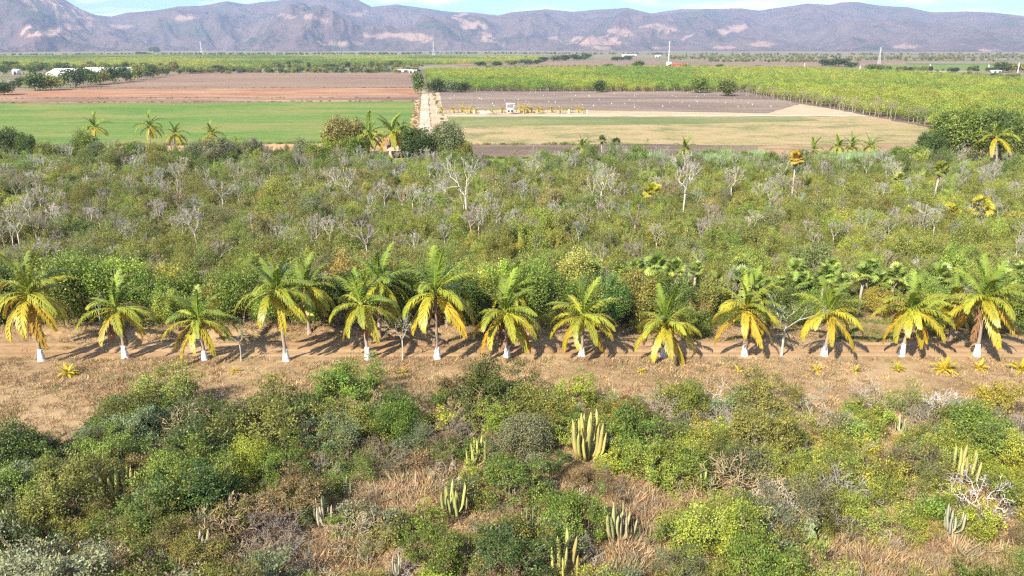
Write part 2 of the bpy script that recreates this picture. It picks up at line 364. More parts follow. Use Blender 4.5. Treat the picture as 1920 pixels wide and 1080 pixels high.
Rb = 5300 + 900*(fbm(AZ*9, AZ*0 + 3, 51, 3) - 0.5) - 600*np.exp(-((AZ + 0.60)/0.10)**2)
R = Rb + (Rr - Rb)*U
hx, hy = R*np.sin(AZ), R*np.cos(AZ)
Hs = np.interp(AZ, saz, stn)*Rr + CAM_H
wx = hx + 260*(fbm(hx/700, hy/700, 60, 3) - .5); wy = hy + 260*(fbm(hx/700, hy/700, 61, 3) - .5)
def ridged(x, y, s, seed):
    v = 0; a = 0.5; t = 0
    for k in range(5):
        v = v + a*(1 - np.abs(2*vnoise(x/s*2**k + 3.7*k, y/s*2**k, seed + k) - 1)); t += a; a *= 0.52
    return v/t
rd = ridged(wx*1.1, wy*0.7, 1300, 70)
sp = AZ*8000 + 420*(fbm(hx/900, hy/900, 66, 3) - .5)
gul = ridged(sp, R*0.40, 560, 77)                      # spurs and gullies run down the slope
Uc = np.clip(U, 0, 1)
env = np.sin(pi*Uc)**0.7
h = Hs*(Uc**1.45 + env*(0.72*(rd - 0.58) + 0.62*(gul - 0.60)))
lim = Hs*0.985*R/Rr
ex = np.maximum(0, h - 0.90*lim); h = np.where(U < 0.97, h - ex + 0.1*lim*np.tanh(ex/(0.1*lim + 1e-6))*.9, h)
h = np.where(U > 1, Hs*(1 - 0.9*sstep(0, 0.45, U - 1)) + 40*(rd - .6), h)
h = h + 26*env*(fbm(hx/130, hy/130, 88, 3) - .5)
h = np.maximum(h, -3)*sstep(0, 0.06, U) - 4*(1 - sstep(0, 0.05, U))
qx, qy = P(hx, hy, h)
# bare clearings on the slopes
PATCH = [(118, 14, 52, 14, 12), (90, 58, 46, 9, -4), (165, 33, 22, 4, 8), (600, 36, 40, 5, 12), (535, 29, 16, 3, 10), (700, 68, 30, 4, 0), (770, 70, 34, 6, 6), (678, 24, 16, 5, -15), (880, 45, 24, 9, 25), (912, 71, 34, 6, 25),
         (1110, 78, 44, 9, 5), (1232, 52, 26, 5, 8), (1370, 58, 24, 7, -15), (1290, 68, 14, 2, -25), (1425, 82, 22, 4, 0), (1848, 95, 14, 2, 0),
         (355, 34, 20, 5, 0), (225, 50, 14, 4, 0), (640, 82, 26, 4, 0), (1040, 72, 14, 3, 0), (1700, 88, 20, 3, 0), (1360, 88, 14, 3, 0), (1240, 90, 20, 2, 0), (1165, 60, 18, 4, 10)]
mask = np.zeros_like(h); nzp = 0.6*(fbm(hx/220, hy/220, 80, 4) - 0.5) + 0.7*(fbm(hx/70, hy/110, 81, 3) - 0.5)
for cx_, cy_, rx, ry, an in PATCH:
    ca, sa = cos(radians(an)), sin(radians(an)); dx, dy = qx - cx_, qy - cy_
    e = np.sqrt(((dx*ca + dy*sa)/rx)**2 + ((-dx*sa + dy*ca)/ry)**2) + 3.4*nzp
    mask = np.maximum(mask, (1 - sstep(0.55, 1.25, e))*(0.95 if cx_ < 200 else (0.75 if ry > 5 else 0.6)))
gn = fbm(hx/420, hy/420, 90, 4)
ge = Geo(); na, nu = len(az), len(u0); ii = (np.arange(nu-1)[:, None]*na + np.arange(na-1)[None]).ravel()
ge.add(np.stack([hx, hy, h], -1).reshape(-1, 3), np.stack([ii, ii+1, ii+na+1, ii+na], -1), None, mask.ravel())
m, n, l = mat_new('dry_forest_hills')
out = n.new('ShaderNodeOutputMaterial'); b = n.new('ShaderNodeBsdfPrincipled'); b.inputs['Roughness'].default_value = 1.0; b.inputs['Specular IOR Level'].default_value = 0.0
g = n.new('ShaderNodeNewGeometry'); a1 = noise(n, l, 0.0022, 6, 0.65, g.outputs['Position'], 0.5); a2 = noise(n, l, 0.02, 4, 0.7, g.outputs['Position'])
ad = n.new('ShaderNodeMath'); ad.operation = 'MULTIPLY_ADD'; ad.inputs[1].default_value = 0.35; l.new(a2.outputs['Fac'], ad.inputs[0])
sb = n.new('ShaderNodeMath'); sb.operation = 'SUBTRACT'; sb.inputs[1].default_value = 0.175; l.new(a1.outputs['Fac'], sb.inputs[0]); l.new(sb.outputs[0], ad.inputs[2])
r = ramp(n, [(0.33, (0.045, 0.062, 0.042)), (0.47, (0.108, 0.074, 0.074)), (0.60, (0.142, 0.098, 0.088)), (0.72, (0.085, 0.085, 0.060))]); l.new(ad.outputs[0], r.inputs[0])
at = n.new('ShaderNodeAttribute'); at.attribute_name = 'tint'
mk = n.new('ShaderNodeMix'); mk.data_type = 'RGBA'; mk.inputs[7].default_value = (0.40, 0.26, 0.19, 1)
l.new(at.outputs['Fac'], mk.inputs[0]); l.new(r.outputs[0], mk.inputs[6]); l.new(mk.outputs[2], b.inputs['Base Color'])
bn = noise(n, l, 0.012, 5, 0.7, g.outputs['Position']); bp = n.new('ShaderNodeBump'); bp.inputs['Strength'].default_value = 0.8; bp.inputs['Distance'].default_value = 34
l.new(bn.outputs['Fac'], bp.inputs['Height']); l.new(bp.outputs[0], b.inputs['Normal']); l.new(b.outputs[0], out.inputs['Surface'])
tag(link('hills', ge.build('hills', m, True)), kind='structure')

#%%PLANTS%%
# ------------------------------------------------------------------ plant meshes
def unit(v): return v/(np.linalg.norm(v, axis=-1, keepdims=True) + 1e-9)
def crown_geo(R, H, nleaf, leaf, seed, lobes=9, fine=0.5, base=0.12, clump=10, spread=0.16):
    """leaf clumps on the shell of several lobes; returns Geo and the lobe centres"""
    q = np.random.default_rng(seed); ge = Geo()
    lobes = int(lobes*1.8); a_ = q.uniform(0, 2*pi, lobes); r_ = .72*np.sqrt(q.random(lobes)); an = q.uniform(.75, 1.2)
    rad = q.uniform(0.13, 0.36, lobes)*(1 - .2*r_)
    ce = np.stack([np.cos(a_)*r_*an, np.sin(a_)*r_/an, base + .12 + (0.80 - base)*q.beta(1.6, 1.3, lobes)*(1 - .55*r_**2)], 1)
    ncl = max(8, nleaf//clump)
    k = q.integers(0, lobes, ncl*2); dd = unit(q.normal(size=(ncl*2, 3))); dd[:, 2] = dd[:, 2]*0.8 + 0.22; dd = unit(dd)
    cc = ce[k] + dd*(rad[k]*q.uniform(0.72, 1.06, ncl*2))[:, None]
    inside = (np.linalg.norm(cc[:, None] - ce[None], axis=2) < rad[None]*0.68).any(1)
    cc, dd = cc[~inside & (cc[:, 2] > base*0.6)][:ncl], dd[~inside & (cc[:, 2] > base*0.6)][:ncl]
    ncl = len(cc); N = ncl*clump
    C = np.repeat(cc, clump, 0) + q.normal(size=(N, 3))*spread*np.array([1, 1, .75])
    D0 = np.repeat(dd, clump, 0)
    D = unit(D0*0.55 + q.normal(size=(N, 3))*0.8); S = unit(np.cross(D, unit(D0 + q.normal(size=(N, 3))*0.45)))
    tl = np.clip(0.48 + np.repeat(q.normal(size=ncl)*0.20, clump) + q.normal(size=N)*0.22, 0, 1)
    sc_ = np.array([R, R, H])
    ge.leaves(C*sc_, D, S, leaf*q.uniform(.6, 1.35, N), leaf*fine*q.uniform(.7, 1.3, N), tl)
    return ge, ce*sc_
def stems_geo(ends, r0, seed, trunk=0.0):
    q = np.random.default_rng(seed); ge = Geo()
    top = np.array([0, 0, trunk])
    if trunk > 0:
        ge.tube(np.array([[0, 0, -.15], [0.02, 0, trunk*.5], top]), [r0*1.25, r0, r0*.9], 6)
    for e in ends:
        mid = top + (e - top)*0.5 + np.array([q.normal()*.06, q.normal()*.06, .08])*np.linalg.norm(e)
        st = top + (np.array([e[0]*.08, e[1]*.08, -.1]) if trunk <= 0 else 0)
        ge.tube([st, mid, e], [r0*.62, r0*.42, r0*.18], 4, q.uniform(.3, .7), cap=False)
        ln = np.linalg.norm(e - top)
        for _ in range(7):
            f = q.uniform(.45, 1); p0 = mid + (e - mid)*max(0, f*2 - 1); d_ = unit(unit(e - top) + q.normal(size=3)*.6); p1 = p0 + d_*ln*q.uniform(.25, .6)
            ge.tube([p0, (p0 + p1)/2 + q.normal(size=3)*.03*ln, p1], [r0*.22, r0*.16, r0*.08], 3, q.uniform(.3, .9), cap=False)
    return ge
def branch_geo(seed, stems, L0, depth, r0, split=(2, 3), spread=0.55, up=0.25, shrink=0.74, lean=0.7, trunk=0.0, wob=0.15, thin=3, tipr=0.004):
    """bare branching plant: tapered three-sided twigs"""
    q = np.random.default_rng(seed); ge = Geo(); tips = []
    cur = []
    base = np.zeros(3)
    if trunk > 0:
        tp = np.array([q.normal()*.05*trunk, q.normal()*.05*trunk, trunk]); ge.tube([[0, 0, -.2], tp*.5 + q.normal(size=3)*.03, tp], [r0*1.5, r0*1.15, r0], 6); base = tp
    for k in range(stems):
        a = 2*pi*(k + q.uniform(-.3, .3))/stems; d = unit(np.array([cos(a)*lean, sin(a)*lean, q.uniform(.6, 1.1)]))
        cur.append((base - (0 if trunk > 0 else np.array([0, 0, .1])), d, L0*q.uniform(.8, 1.15), r0*(.75 if trunk > 0 else 1)))
    for dep in range(depth):
        nxt = []
        for p, d, L, r in cur:
            m_ = p + d*L*.5 + q.normal(size=3)*L*wob*.5; e = p + d*L + q.normal(size=3)*L*wob*.5
            r1 = max(r*.66, tipr)
            ge.tube([p, m_, e], [r, (r + r1)/2, r1], 4 if r > .03 else thin, q.uniform(.2, .8), cap=False)
            ns = q.integers(split[0], split[1] + 1)
            for _ in range(ns):
                dd = unit(d + q.normal(size=3)*spread + np.array([0, 0, up*.4])); nxt.append((e, dd, L*shrink*q.uniform(.75, 1.2), r1))
            if dep >= depth - 2: tips.append(e)
        cur = nxt
    return ge, np.array(tips)

SHRUB = {}      # style -> list of (crown mesh, stem mesh, radius, height)
def reg(style, R, H, nleaf, leaf, seed, fine=0.5, lobes=9, trunk=0.0, r0=0.06, nst=6, clump=10, spread=0.16):
    ge, ce = crown_geo(R, H, nleaf, leaf, seed, lobes, fine, 0.10 if trunk <= 0 else trunk/H*0.9, clump, spread)
    sg = stems_geo(ce[:nst], r0, seed + 1, trunk*0.8)
    SHRUB.setdefault(style, []).append((ge.build('leaves', M_LEAF), sg.build('stems', M_BARK), R, H))
def reg2(style, R, H, nleaf, leaf, seed, fine=0.5, stems=7, depth=4, split=(2, 3), sprd=.55, lean=.95, r0=.05, trunk=0.0, clump=9, puff=.10):
    """leaves in clusters round the twig ends of a branching frame: open, ragged crowns"""
    q = np.random.default_rng(seed); sg, tp = branch_geo(seed, stems, 1.0, depth, r0, split, sprd, .25, .74, lean, trunk, .22, tipr=.008)
    k1 = R/np.percentile(np.hypot(tp[:, 0], tp[:, 1]), 93); k2 = H/np.percentile(tp[:, 2], 97); scl = np.array([k1, k1, k2])
    sg.V = [v*scl.astype(np.float32) for v in sg.V]; tp = tp*scl; tp = tp[tp[:, 2] > .08*H]
    ncl = nleaf//clump; c = tp[q.integers(0, len(tp), ncl)] + q.normal(size=(ncl, 3))*puff*R*np.array([1, 1, .6])
    o_ = unit(c - np.array([0, 0, .25*H])); N = ncl*clump
    C = np.repeat(c, clump, 0) + q.normal(size=(N, 3))*np.array([1, 1, .7])*leaf*.9; D0 = np.repeat(o_, clump, 0)
    D = unit(D0*.5 + q.normal(size=(N, 3))*.8 + np.array([0, 0, .15])); S = unit(np.cross(D, unit(D0 + np.array([0, 0, .4]) + q.normal(size=(N, 3))*.45)))
    tl = np.clip(.48 + np.repeat(q.normal(size=ncl)*.20, clump) + q.normal(size=N)*.2, 0, 1)
    ge = Geo().leaves(C, D, S, leaf*q.uniform(.6, 1.4, N), leaf*fine*q.uniform(.7, 1.3, N), tl)
    SHRUB.setdefault(style, []).append((ge.build('leaves', M_LEAF), sg.build('stems', M_BARK), R, H))
for k in range(4):
    reg2('small', 0.85, 1.15, 1500, 0.10, 1100 + k, stems=6, depth=4, r0=.03)
    reg2('medium', 1.45, 1.9, 4400, 0.115, 1110 + k, stems=7, depth=5, r0=.04, split=(2, 2))
    reg2('large', 2.4, 3.0, 10500, 0.135, 1120 + k, stems=9, depth=5, r0=.05, puff=.075)
for k in range(3):
    reg2('feather', 1.75, 2.1, 7000, 0.095, 1130 + k, fine=.32, stems=8, depth=5, split=(2, 2), r0=.04, sprd=.5)
    reg2('thin', 1.5, 2.1, 1700, 0.11, 1140 + k, stems=7, depth=5, split=(2, 2), r0=.045, sprd=.5, lean=.8)
    reg2('flat', 2.7, 1.8, 9500, 0.105, 1160 + k, fine=.42, stems=9, depth=5, r0=.04, lean=1.4, sprd=.6, puff=.085)
for k in range(1):
    reg('small', 0.8, 1.1, 1700, 0.10, 100 + k, lobes=6, r0=.03)
    reg('medium', 1.4, 1.9, 5200, 0.115, 110 + k, lobes=9, r0=.05)
    reg('large', 2.3, 3.0, 13000, 0.130, 120 + k, lobes=14, r0=.08, spread=0.11)
for k in range(1):
    reg('feather', 1.7, 2.1, 8000, 0.095, 130 + k, fine=0.30, lobes=12, r0=.05, clump=16, spread=0.13)
    reg('thin', 1.5, 2.0, 1800, 0.11, 140 + k, fine=0.5, lobes=10, r0=.05, nst=10, spread=0.2)
for k in range(3):
    reg('tree', 2.2, 4.6, 9500, 0.175, 150 + k, lobes=15, trunk=1.0, r0=.12, nst=9, spread=0.10)
for k in range(2):
    reg('bigtree', 6.5, 9.0, 14000, 0.45, 170 + k, lobes=24, trunk=2.0, r0=.4, nst=12, spread=0.07)
BARE = {}
for k in range(4):
    BARE.setdefault('twiggy', []).append(branch_geo(200 + k, 9, 0.62, 5, .024, (2, 3), .5, .2, .72, .9, tipr=.012)[0].build('twigs', M_TWIG))
    BARE.setdefault('sprawl', []).append(branch_geo(210 + k, 6, 0.95, 5, .055, (2, 3), .7, .0, .72, 1.3, wob=.3, tipr=.014)[0].build('branches', M_TWIG))
    BARE.setdefault('upright', []).append(branch_geo(220 + k, 4, 1.10, 6, .070, (2, 3), .34, .50, .70, .48, trunk=2.3, tipr=.012)[0].build('branches', M_TWIG))
    BARE.setdefault('brush', []).append(branch_geo(240 + k, 11, 0.62, 4, .028, (3, 4), .65, .15, .74, 1.1, wob=.25, tipr=.013)[0].build('twigs', M_TWIG))
    BARE.setdefault('dense', []).append(branch_geo(230 + k, 12, 0.5, 5, .018, (3, 3), .6, .1, .74, 1.1, tipr=.010)[0].build('twigs', M_TWIG))

# ------------------------------------------------------------------ colours (reflectance of leaves and wood)
C_DARK, C_GREEN, C_OLIVE, C_LIME, C_YEL = (.085, .135, .030), (.165, .225, .036), (.240, .235, .050), (.320, .380, .050), (.440, .420, .055)
C_GREY, C_BROWN, C_SAGE, C_RUST = (.235, .235, .130), (.235, .175, .080), (.200, .235, .115), (.33, .18, .05)
W_GREY, W_BROWN, W_PALE, W_TAN = (.29, .25, .20), (.24, .18, .12), (.39, .36, .31), (.42, .32, .20)
CN = {C_DARK: 'dark green', C_GREEN: 'green', C_OLIVE: 'olive green', C_LIME: 'lime green', C_YEL: 'yellow green', C_GREY: 'grey green',
      C_BROWN: 'brownish', C_SAGE: 'sage green', C_RUST: 'rusty orange', W_GREY: 'grey', W_BROWN: 'brown', W_PALE: 'pale grey', W_TAN: 'tan'}
AUTO = []       # (object, description, category, group, zone): labels are worked out at the end
SIZE_W = {'small': 'small', 'medium': 'rounded', 'large': 'large bushy', 'feather': 'feathery', 'thin': 'sparse', 'tree': 'tall leafy', 'flat': 'low spreading', 'bigtree': 'broad-crowned'}
def gz(x, y): return float(ground_z(x, y))
def jitc(c, q, a=0.14):
    f = 1 + q.normal()*a; return tuple(np.clip(np.array(c)*f*(1 + q.normal(size=3)*a*.4), .01, .9))
def put_shrub(name, style, x, y, s, col, q, cat='shrub', group=None, zone='front', wood=W_BROWN, label=None, k=None):
    v = SHRUB[style]; k = int(q.integers(len(v))) if k is None else k
    crown, stem, R_, H_ = v[k]
    t = thing(name, (x, y, gz(x, y)), q.uniform(0, 2*pi), (s*q.uniform(.9, 1.15), s*q.uniform(.9, 1.15), s*q.uniform(.85, 1.2)))
    link('crown', crown, t, color=jitc(col, q)); link('stems' if 'tree' not in style else 'trunk', stem, t, color=wood)
    if label: tag(t, label, cat, group)
    else: AUTO.append((t, f"{CN[col]} {SIZE_W[style]} {cat}", cat, group, zone))
    return t
def put_bare(name, style, x, y, s, col, q, cat='bare shrub', group=None, zone='front', label=None, desc=None, sz=None):
    me = BARE[style][int(q.integers(len(BARE[style])))]
    o = link(name, me, None, (x, y, gz(x, y) - .02), (0, 0, q.uniform(0, 2*pi)), (s, s, s*(sz or q.uniform(.85, 1.15))), jitc(col, q, .1))
    if label: tag(o, label, cat, group)
    else: AUTO.append((o, desc or f"{CN[col]} leafless {dict(twiggy='twiggy', sprawl='sprawling', upright='upright', dense='densely twigged', brush='brushy')[style]} {cat.replace('bare ', '')}", cat, group, zone))
    return o

# ------------------------------------------------------------------ coconut palms
def frond_geo(e0, droop, L=3.2, seed=0, nl=38, hang=0.5, ragged=0.0, wind=0.0):
    q = np.random.default_rng(seed); ge = Geo()
    s = np.linspace(0, 1, 14); ang = np.radians(e0 - droop*s**1.35)
    dx, dz = np.cos(ang), np.sin(ang)
    px_ = np.concatenate([[0], np.cumsum((dx[1:] + dx[:-1])/2)])*L/13; pz_ = np.concatenate([[0], np.cumsum((dz[1:] + dz[:-1])/2)])*L/13
    pts = np.stack([px_, wind*L*s**2, pz_], 1)
    ge.tube(pts, np.linspace(.055, .010, 14), 4, 0.85, cap=False)
    t = np.linspace(.10, .995, nl)
    for sd in (-1, 1):
        tt = np.clip(t + q.normal(size=nl)*.006, .08, 1)
        keep = q.random(nl) > ragged; tt = tt[keep]; n_ = len(tt)
        p = np.stack([np.interp(tt, s, pts[:, k]) for k in range(3)], 1)
        a = np.interp(tt, s, ang); T = np.stack([np.cos(a), 0*a, np.sin(a)], 1)
        Nn = np.stack([-np.sin(a), 0*a, np.cos(a)], 1); Sd = np.array([[0, sd, 0]])
        ln = L*0.25*np.sin(pi*np.clip(tt*.86 + .12, 0, 1))**.6*q.uniform(.85, 1.1, n_)
        D = unit(T*(.75 + .5*tt[:, None]) + Sd*.62 + Nn*.16 + q.normal(size=(n_, 3))*.10)
        D2 = unit(D + np.array([0, wind*.8, -1.0])*hang*1.6)
        w = .085; W = unit(np.cross(D, Nn))*w*.5*np.ones((n_, 1))
        m1 = p + D*ln[:, None]*.45; tip = m1 + D2*ln[:, None]*.55
        V = np.stack([p - W*.6, p + W*.6, m1 + W, m1 - W, tip], 1).reshape(-1, 3); i = np.arange(n_)*5
        ge.add(V, np.stack([i, i+1, i+2, i+3], 1), np.stack([i+3, i+2, i+4], 1), np.repeat(np.clip(.45 + q.normal(size=n_)*.16, 0, .9), 5))
    return ge.build('frond', M_FROND)
FR_E = [(84, 30), (68, 50), (50, 74), (30, 92), (10, 88), (-12, 66), (-38, 42), (-66, 18)]
FROND = [[frond_geo(e, dr, seed=300 + k*5 + j, hang=.42 + .06*k, wind=w_) for j, w_ in enumerate((-.08, .03, .12))] for k, (e, dr) in enumerate(FR_E)]
DEADF = [frond_geo(-72, 14, 2.7, 350 + j, 30, .9, .35) for j in range(2)]
F_GREEN, F_YG, F_YEL, F_ORG, F_DEAD = (.210, .280, .040), (.34, .36, .038), (.50, .38, .034), (.58, .32, .034), (.28, .16, .08)
def lerp(a, b_, t): return tuple(np.array(a)*(1 - t) + np.array(b_)*t)
def frond_col(e, yel, q):
    t = np.clip((62 - e)/85 + (yel - .5)*.9 + q.normal()*.14, 0, 1.5)
    if t < .5: c = lerp(F_GREEN, F_YG, t/.5)
    elif t < 1.1: c = lerp(F_YG, F_YEL, (t - .5)/.6)
    else: c = lerp(F_YEL, F_ORG, (t - 1.1)/.5)
    return c
def palm(base, crown, rpx, label, group, yel=.5, dead=2, seed=0, n=26, white=True, name='coconut_palm', cat='palm tree', thick=1.0, nuts=True, zb=None):
    q = np.random.default_rng(1000 + seed)
    bx, by = G(*base) if zb is None else G(base[0], base[1], zb)
    z0 = gz(bx, by); cx_, _, cz = at_y(crown[0], crown[1], by); H_ = cz - z0; dx = cx_ - bx
    t = thing(name, (bx, by, z0), 0, 1, label, cat, group)
    s = np.linspace(0, 1, 10); curve = np.stack([dx*(s**1.3), .12*np.sin(s*pi)*q.normal() + 0*s, H_*s], 1)
    curve[0, 2] = -.2
    rad = thick*np.interp(s, [0, .08, .2, 1], [.26, .20, .155, .115])*(1 + .05*np.sin(np.arange(10)*2.3))
    link('trunk', Geo().tube(curve, rad, 10, .5).build('trunk', M_BARK, True), t, color=(.34, .27, .22))
    if white:
        hh = min(1.15 + q.normal()*.16, H_*.45); ss = np.linspace(0, hh/H_, 6)
        cv = np.stack([dx*(ss**1.3), 0*ss, H_*ss], 1); cv[0, 2] = -.1
        link('whitewashed_base', Geo().tube(cv, thick*np.array([.33, .32, .275, .24, .215, .20]), 12, .5).build('whitewashed_base', M_WHITE, True), t)
    L = rpx/ppm(by)/2.75
    head = np.array([dx, 0, H_])
    # fibrous crown base
    g_ = Geo(); g_.tube([head + [0, 0, -.45], head + [0, 0, -.1], head + [0, 0, .35]], [thick*.13, thick*.21, thick*.07], 7, .5)
    link('crown_base', g_.build('crown_base', M_BARK), t, color=(.22, .14, .07))
    if nuts:
        for k in range(int(q.integers(2, 5))):
            a = q.uniform(0, 2*pi); c = head + np.array([cos(a)*.24, sin(a)*.24, -.22 - .1*q.random()])
            th = np.linspace(-pi/2, pi/2, 6); cu = np.stack([0*th, 0*th, np.sin(th)*.15], 1) + c
            link('coconut', Geo().tube(cu, np.maximum(np.cos(th), .05)*.11, 6, .5).build('coconut', M_BARK, True), t, color=(.30, .26, .05))
    az0 = q.uniform(0, 6.28)
    for i in range(n):
        f = i/(n - 1); e = 88 - 122*f**.95 + q.normal()*7
        k = int(np.argmin([abs(e - z[0]) for z in FR_E])); a = az0 + i*2.39996 + q.normal()*.16
        a = a - .22*math.sin(a)                                  # the wind gathers fronds to the right
        sgn = int(q.integers(3)) if abs(math.sin(a)) < .3 else (0 if math.sin(a) > 0 else 2)
        link('frond', FROND[k][sgn], t, head + [0, 0, .12*(1 - f)], (q.normal()*.10, math.radians(FR_E[k][0] - e)*.8 + q.normal()*.04, a), L*q.uniform(.85, 1.08)*(.95 if e > 60 else 1), frond_col(e, yel, q))
    for j in range(dead):
        link('dead_frond', DEADF[j % 2], t, head + [0, 0, -.15], (q.normal()*.08, q.normal()*.1, q.uniform(0, 6.28)), L*q.uniform(.8, 1.0), jitc(F_DEAD, q))
    return t, bx, by, z0
ORD = ['first', 'second', 'third', 'fourth', 'fifth', 'sixth', 'seventh', 'eighth', 'ninth', 'tenth', 'eleventh', 'twelfth', 'last']
ROW = [((78, 675), (55, 556), 78, .72, 1, 'tall, with deep golden drooping lower fronds'), ((235, 670), (217, 582), 66, .45, 5, 'leaning left with brown dead fronds hanging'),
       ((384, 675), (373, 603), 66, .42, 1, 'short, with thin arching green fronds'), ((537, 676), (520, 549), 72, .45, 1, 'tall and slender, crowding another palm'),
       ((690, 673), (678, 574), 66, .40, 2, 'with greenish crown touching a palm behind'), ((820, 672), (816, 552), 78, .55, 2, 'tall, with one orange hanging frond'),
       ((951, 669), (947, 588), 70, .55, 2, 'with drooping yellow fronds reaching the ground'), ((1091, 667), (1092, 598), 66, .60, 0, 'short and full, yellow fronds all round'),
       ((1243, 669), (1247, 610), 68, .55, 0, 'shortest, with fronds spread like a star'), ((1396, 667), (1400, 582), 66, .66, 3, 'with reddish dead fronds beside its trunk'),
       ((1545, 667), (1555, 588), 64, .80, 2, 'narrow golden crown beside pale bare sapling'), ((1690, 667), (1709, 583), 70, .60, 1, 'leaning right over its white base'),
       ((1831, 667), (1845, 563), 76, .60, 2, 'tall, near the right edge')]
PALMS = []
for k, (b_, c_, r_, yel, dd, ds) in enumerate(ROW):
    PALMS.append(palm(b_, c_, r_*1.06, f"{ORD[k]} whitewashed coconut palm from left, {ds}", 'coconut palms along the dirt track', yel + (.10 if k > 6 else .03), dd, k, [26, 19, 20, 25, 22, 21, 25, 27, 24, 24, 21, 27, 28][k]))
palm((581, 632), (574, 540), 62, 'coconut palm without white paint behind the fourth whitewashed palm', 'coconut palms behind the track', .5, 2, 31, 22, False)
palm((711, 636), (714, 532), 66, 'coconut palm without white paint behind the fifth whitewashed palm', 'coconut palms behind the track', .35, 3, 32, 22, False)
palm((838, 622), (842, 560), 50, 'small green coconut palm close behind the sixth whitewashed palm', 'coconut palms behind the track', .3, 1, 33, 18, False)
palm((966, 622), (962, 545), 50, 'small green coconut palm close behind the seventh whitewashed palm', 'coconut palms behind the track', .35, 1, 35, 18, False)
palm((1782, 632), (1784, 568), 52, 'small yellowish coconut palm between the last two whitewashed palms', 'coconut palms behind the track', .55, 2, 34, 20, False)
palm((1424, 600), (1412, 545), 44, 'small green coconut palm behind the tenth whitewashed palm', 'coconut palms behind the track', .35, 1, 36, 18, False)
# palms far off by the green field and the farmstead
for k, (b_, c_, r_, yel, ds) in enumerate([((178, 296), (178, 240), 20, .55, 'leftmost of the four palms before the green field'), ((282, 294), (281, 237), 20, .25, 'second of the four palms before the green field'),
        ((328, 294), (328, 253), 19, .5, 'third of the four palms before the green field'), ((397, 294), (397, 251), 18, .4, 'rightmost of the four palms before the green field'),
        ((692, 296), (692, 252), 26, .45, 'yellow-green palm left of the farmstead shack'), ((735, 297), (735, 250), 30, .75, 'golden palm with hanging dead fronds above the farmstead shack'),
        ((752, 292), (752, 245), 20, .2, 'dark palm behind the golden farmstead palm'), ((1868, 322), (1868, 258), 30, .5, 'yellowish palm in front of the big tree at the right'),
        ((1572, 300), (1572, 276), 18, .3, 'first palm of the low row below the dry yellow field'), ((1595, 300), (1597, 274), 18, .2, 'second palm of the low row below the dry yellow field'),
        ((1630, 300), (1631, 276), 18, .3, 'third palm of the low row below the dry yellow field'), ((1093, 302), (1090, 278), 20, .1, 'dark green palm left of the fan palms by the tilled strip'), ((1285, 304), (1285, 280), 17, .2, 'dark short palm left of the reed bed'),
        ((1525, 302), (1525, 281), 16, .4, 'short palm between the two reed beds')]):
    palm(b_, c_, r_*1.4, 'far ' + ds, 'distant coconut palms', yel, 2 if yel > .7 else 0, 50 + k, 18, False, thick=1.3, nuts=False)

# young palms in the dry grass: no trunk, a tuft of short fronds
def young_palm(px, py, h_px, label, k, yel=1.0):
    q = np.random.default_rng(1500 + k); x, y = G(px, py); z0 = gz(x, y); L = h_px/ppm(y)/4.1
    t = thing('young_palm', (x, y, z0), 0, 1, label, 'young palm', 'young palms planted along the grass strip')
    link('stem', Geo().tube([[0, 0, -.1], [0, 0, .25*L + .1]], [.09*L + .03, .05*L + .02], 6, .5).build('stem', M_BARK), t, color=(.3, .2, .1))
    nf = 12 if h_px < 20 else 20
    for i in range(nf):
        e = 80 - 75*(i/(nf - 1)) + q.normal()*6; kk = int(np.argmin([abs(e - z[0]) for z in FR_E])); a = i*2.4 + q.normal()*.2
        link('frond', FROND[kk][int(q.integers(3))], t, (0, 0, .2*L), (q.normal()*.08, 0, a - .2*sin(a)), L*q.uniform(.8, 1.1)*(1 if h_px > 20 else 1.15), jitc(lerp(F_YG, (.62, .50, .04), min(1, .45 + .55*yel)), q, .08))
for k, (px, py, hh, lb) in enumerate([(128, 703, 34, 'young yellow palm tuft right of the first whitewashed palm'), (302, 706, 16, 'tiny yellow palm seedling between the second and third whitewashed palms'),
        (440, 699, 17, 'tiny yellow palm seedling right of the third whitewashed palm'), (757, 701, 15, 'tiny yellow palm seedling between the fifth and sixth whitewashed palms'),
        (895, 701, 14, 'tiny rounded yellow seedling left of the seventh whitewashed palm'), (1201, 698, 14, 'tiny yellow palm seedling left of the ninth whitewashed palm'), (1385, 697, 16, 'small yellow seedling just below the tenth whitewashed palm'),
        (1531, 697, 19, 'small yellow seedling just below the eleventh whitewashed palm'), (1604, 698, 16, 'thin flat seedling between the eleventh and twelfth whitewashed palms'), (1682, 695, 24, 'young yellow-green palm just below the twelfth whitewashed palm'),
        (1770, 697, 38, 'largest young golden palm, left of the last whitewashed palm'), (1836, 693, 25, 'young yellow palm just below the last whitewashed palm'), (1914, 697, 38, 'young golden palm cut by the right picture edge')]):
    young_palm(px, py, hh, lb, k, 1.0 if k != 9 else .5)

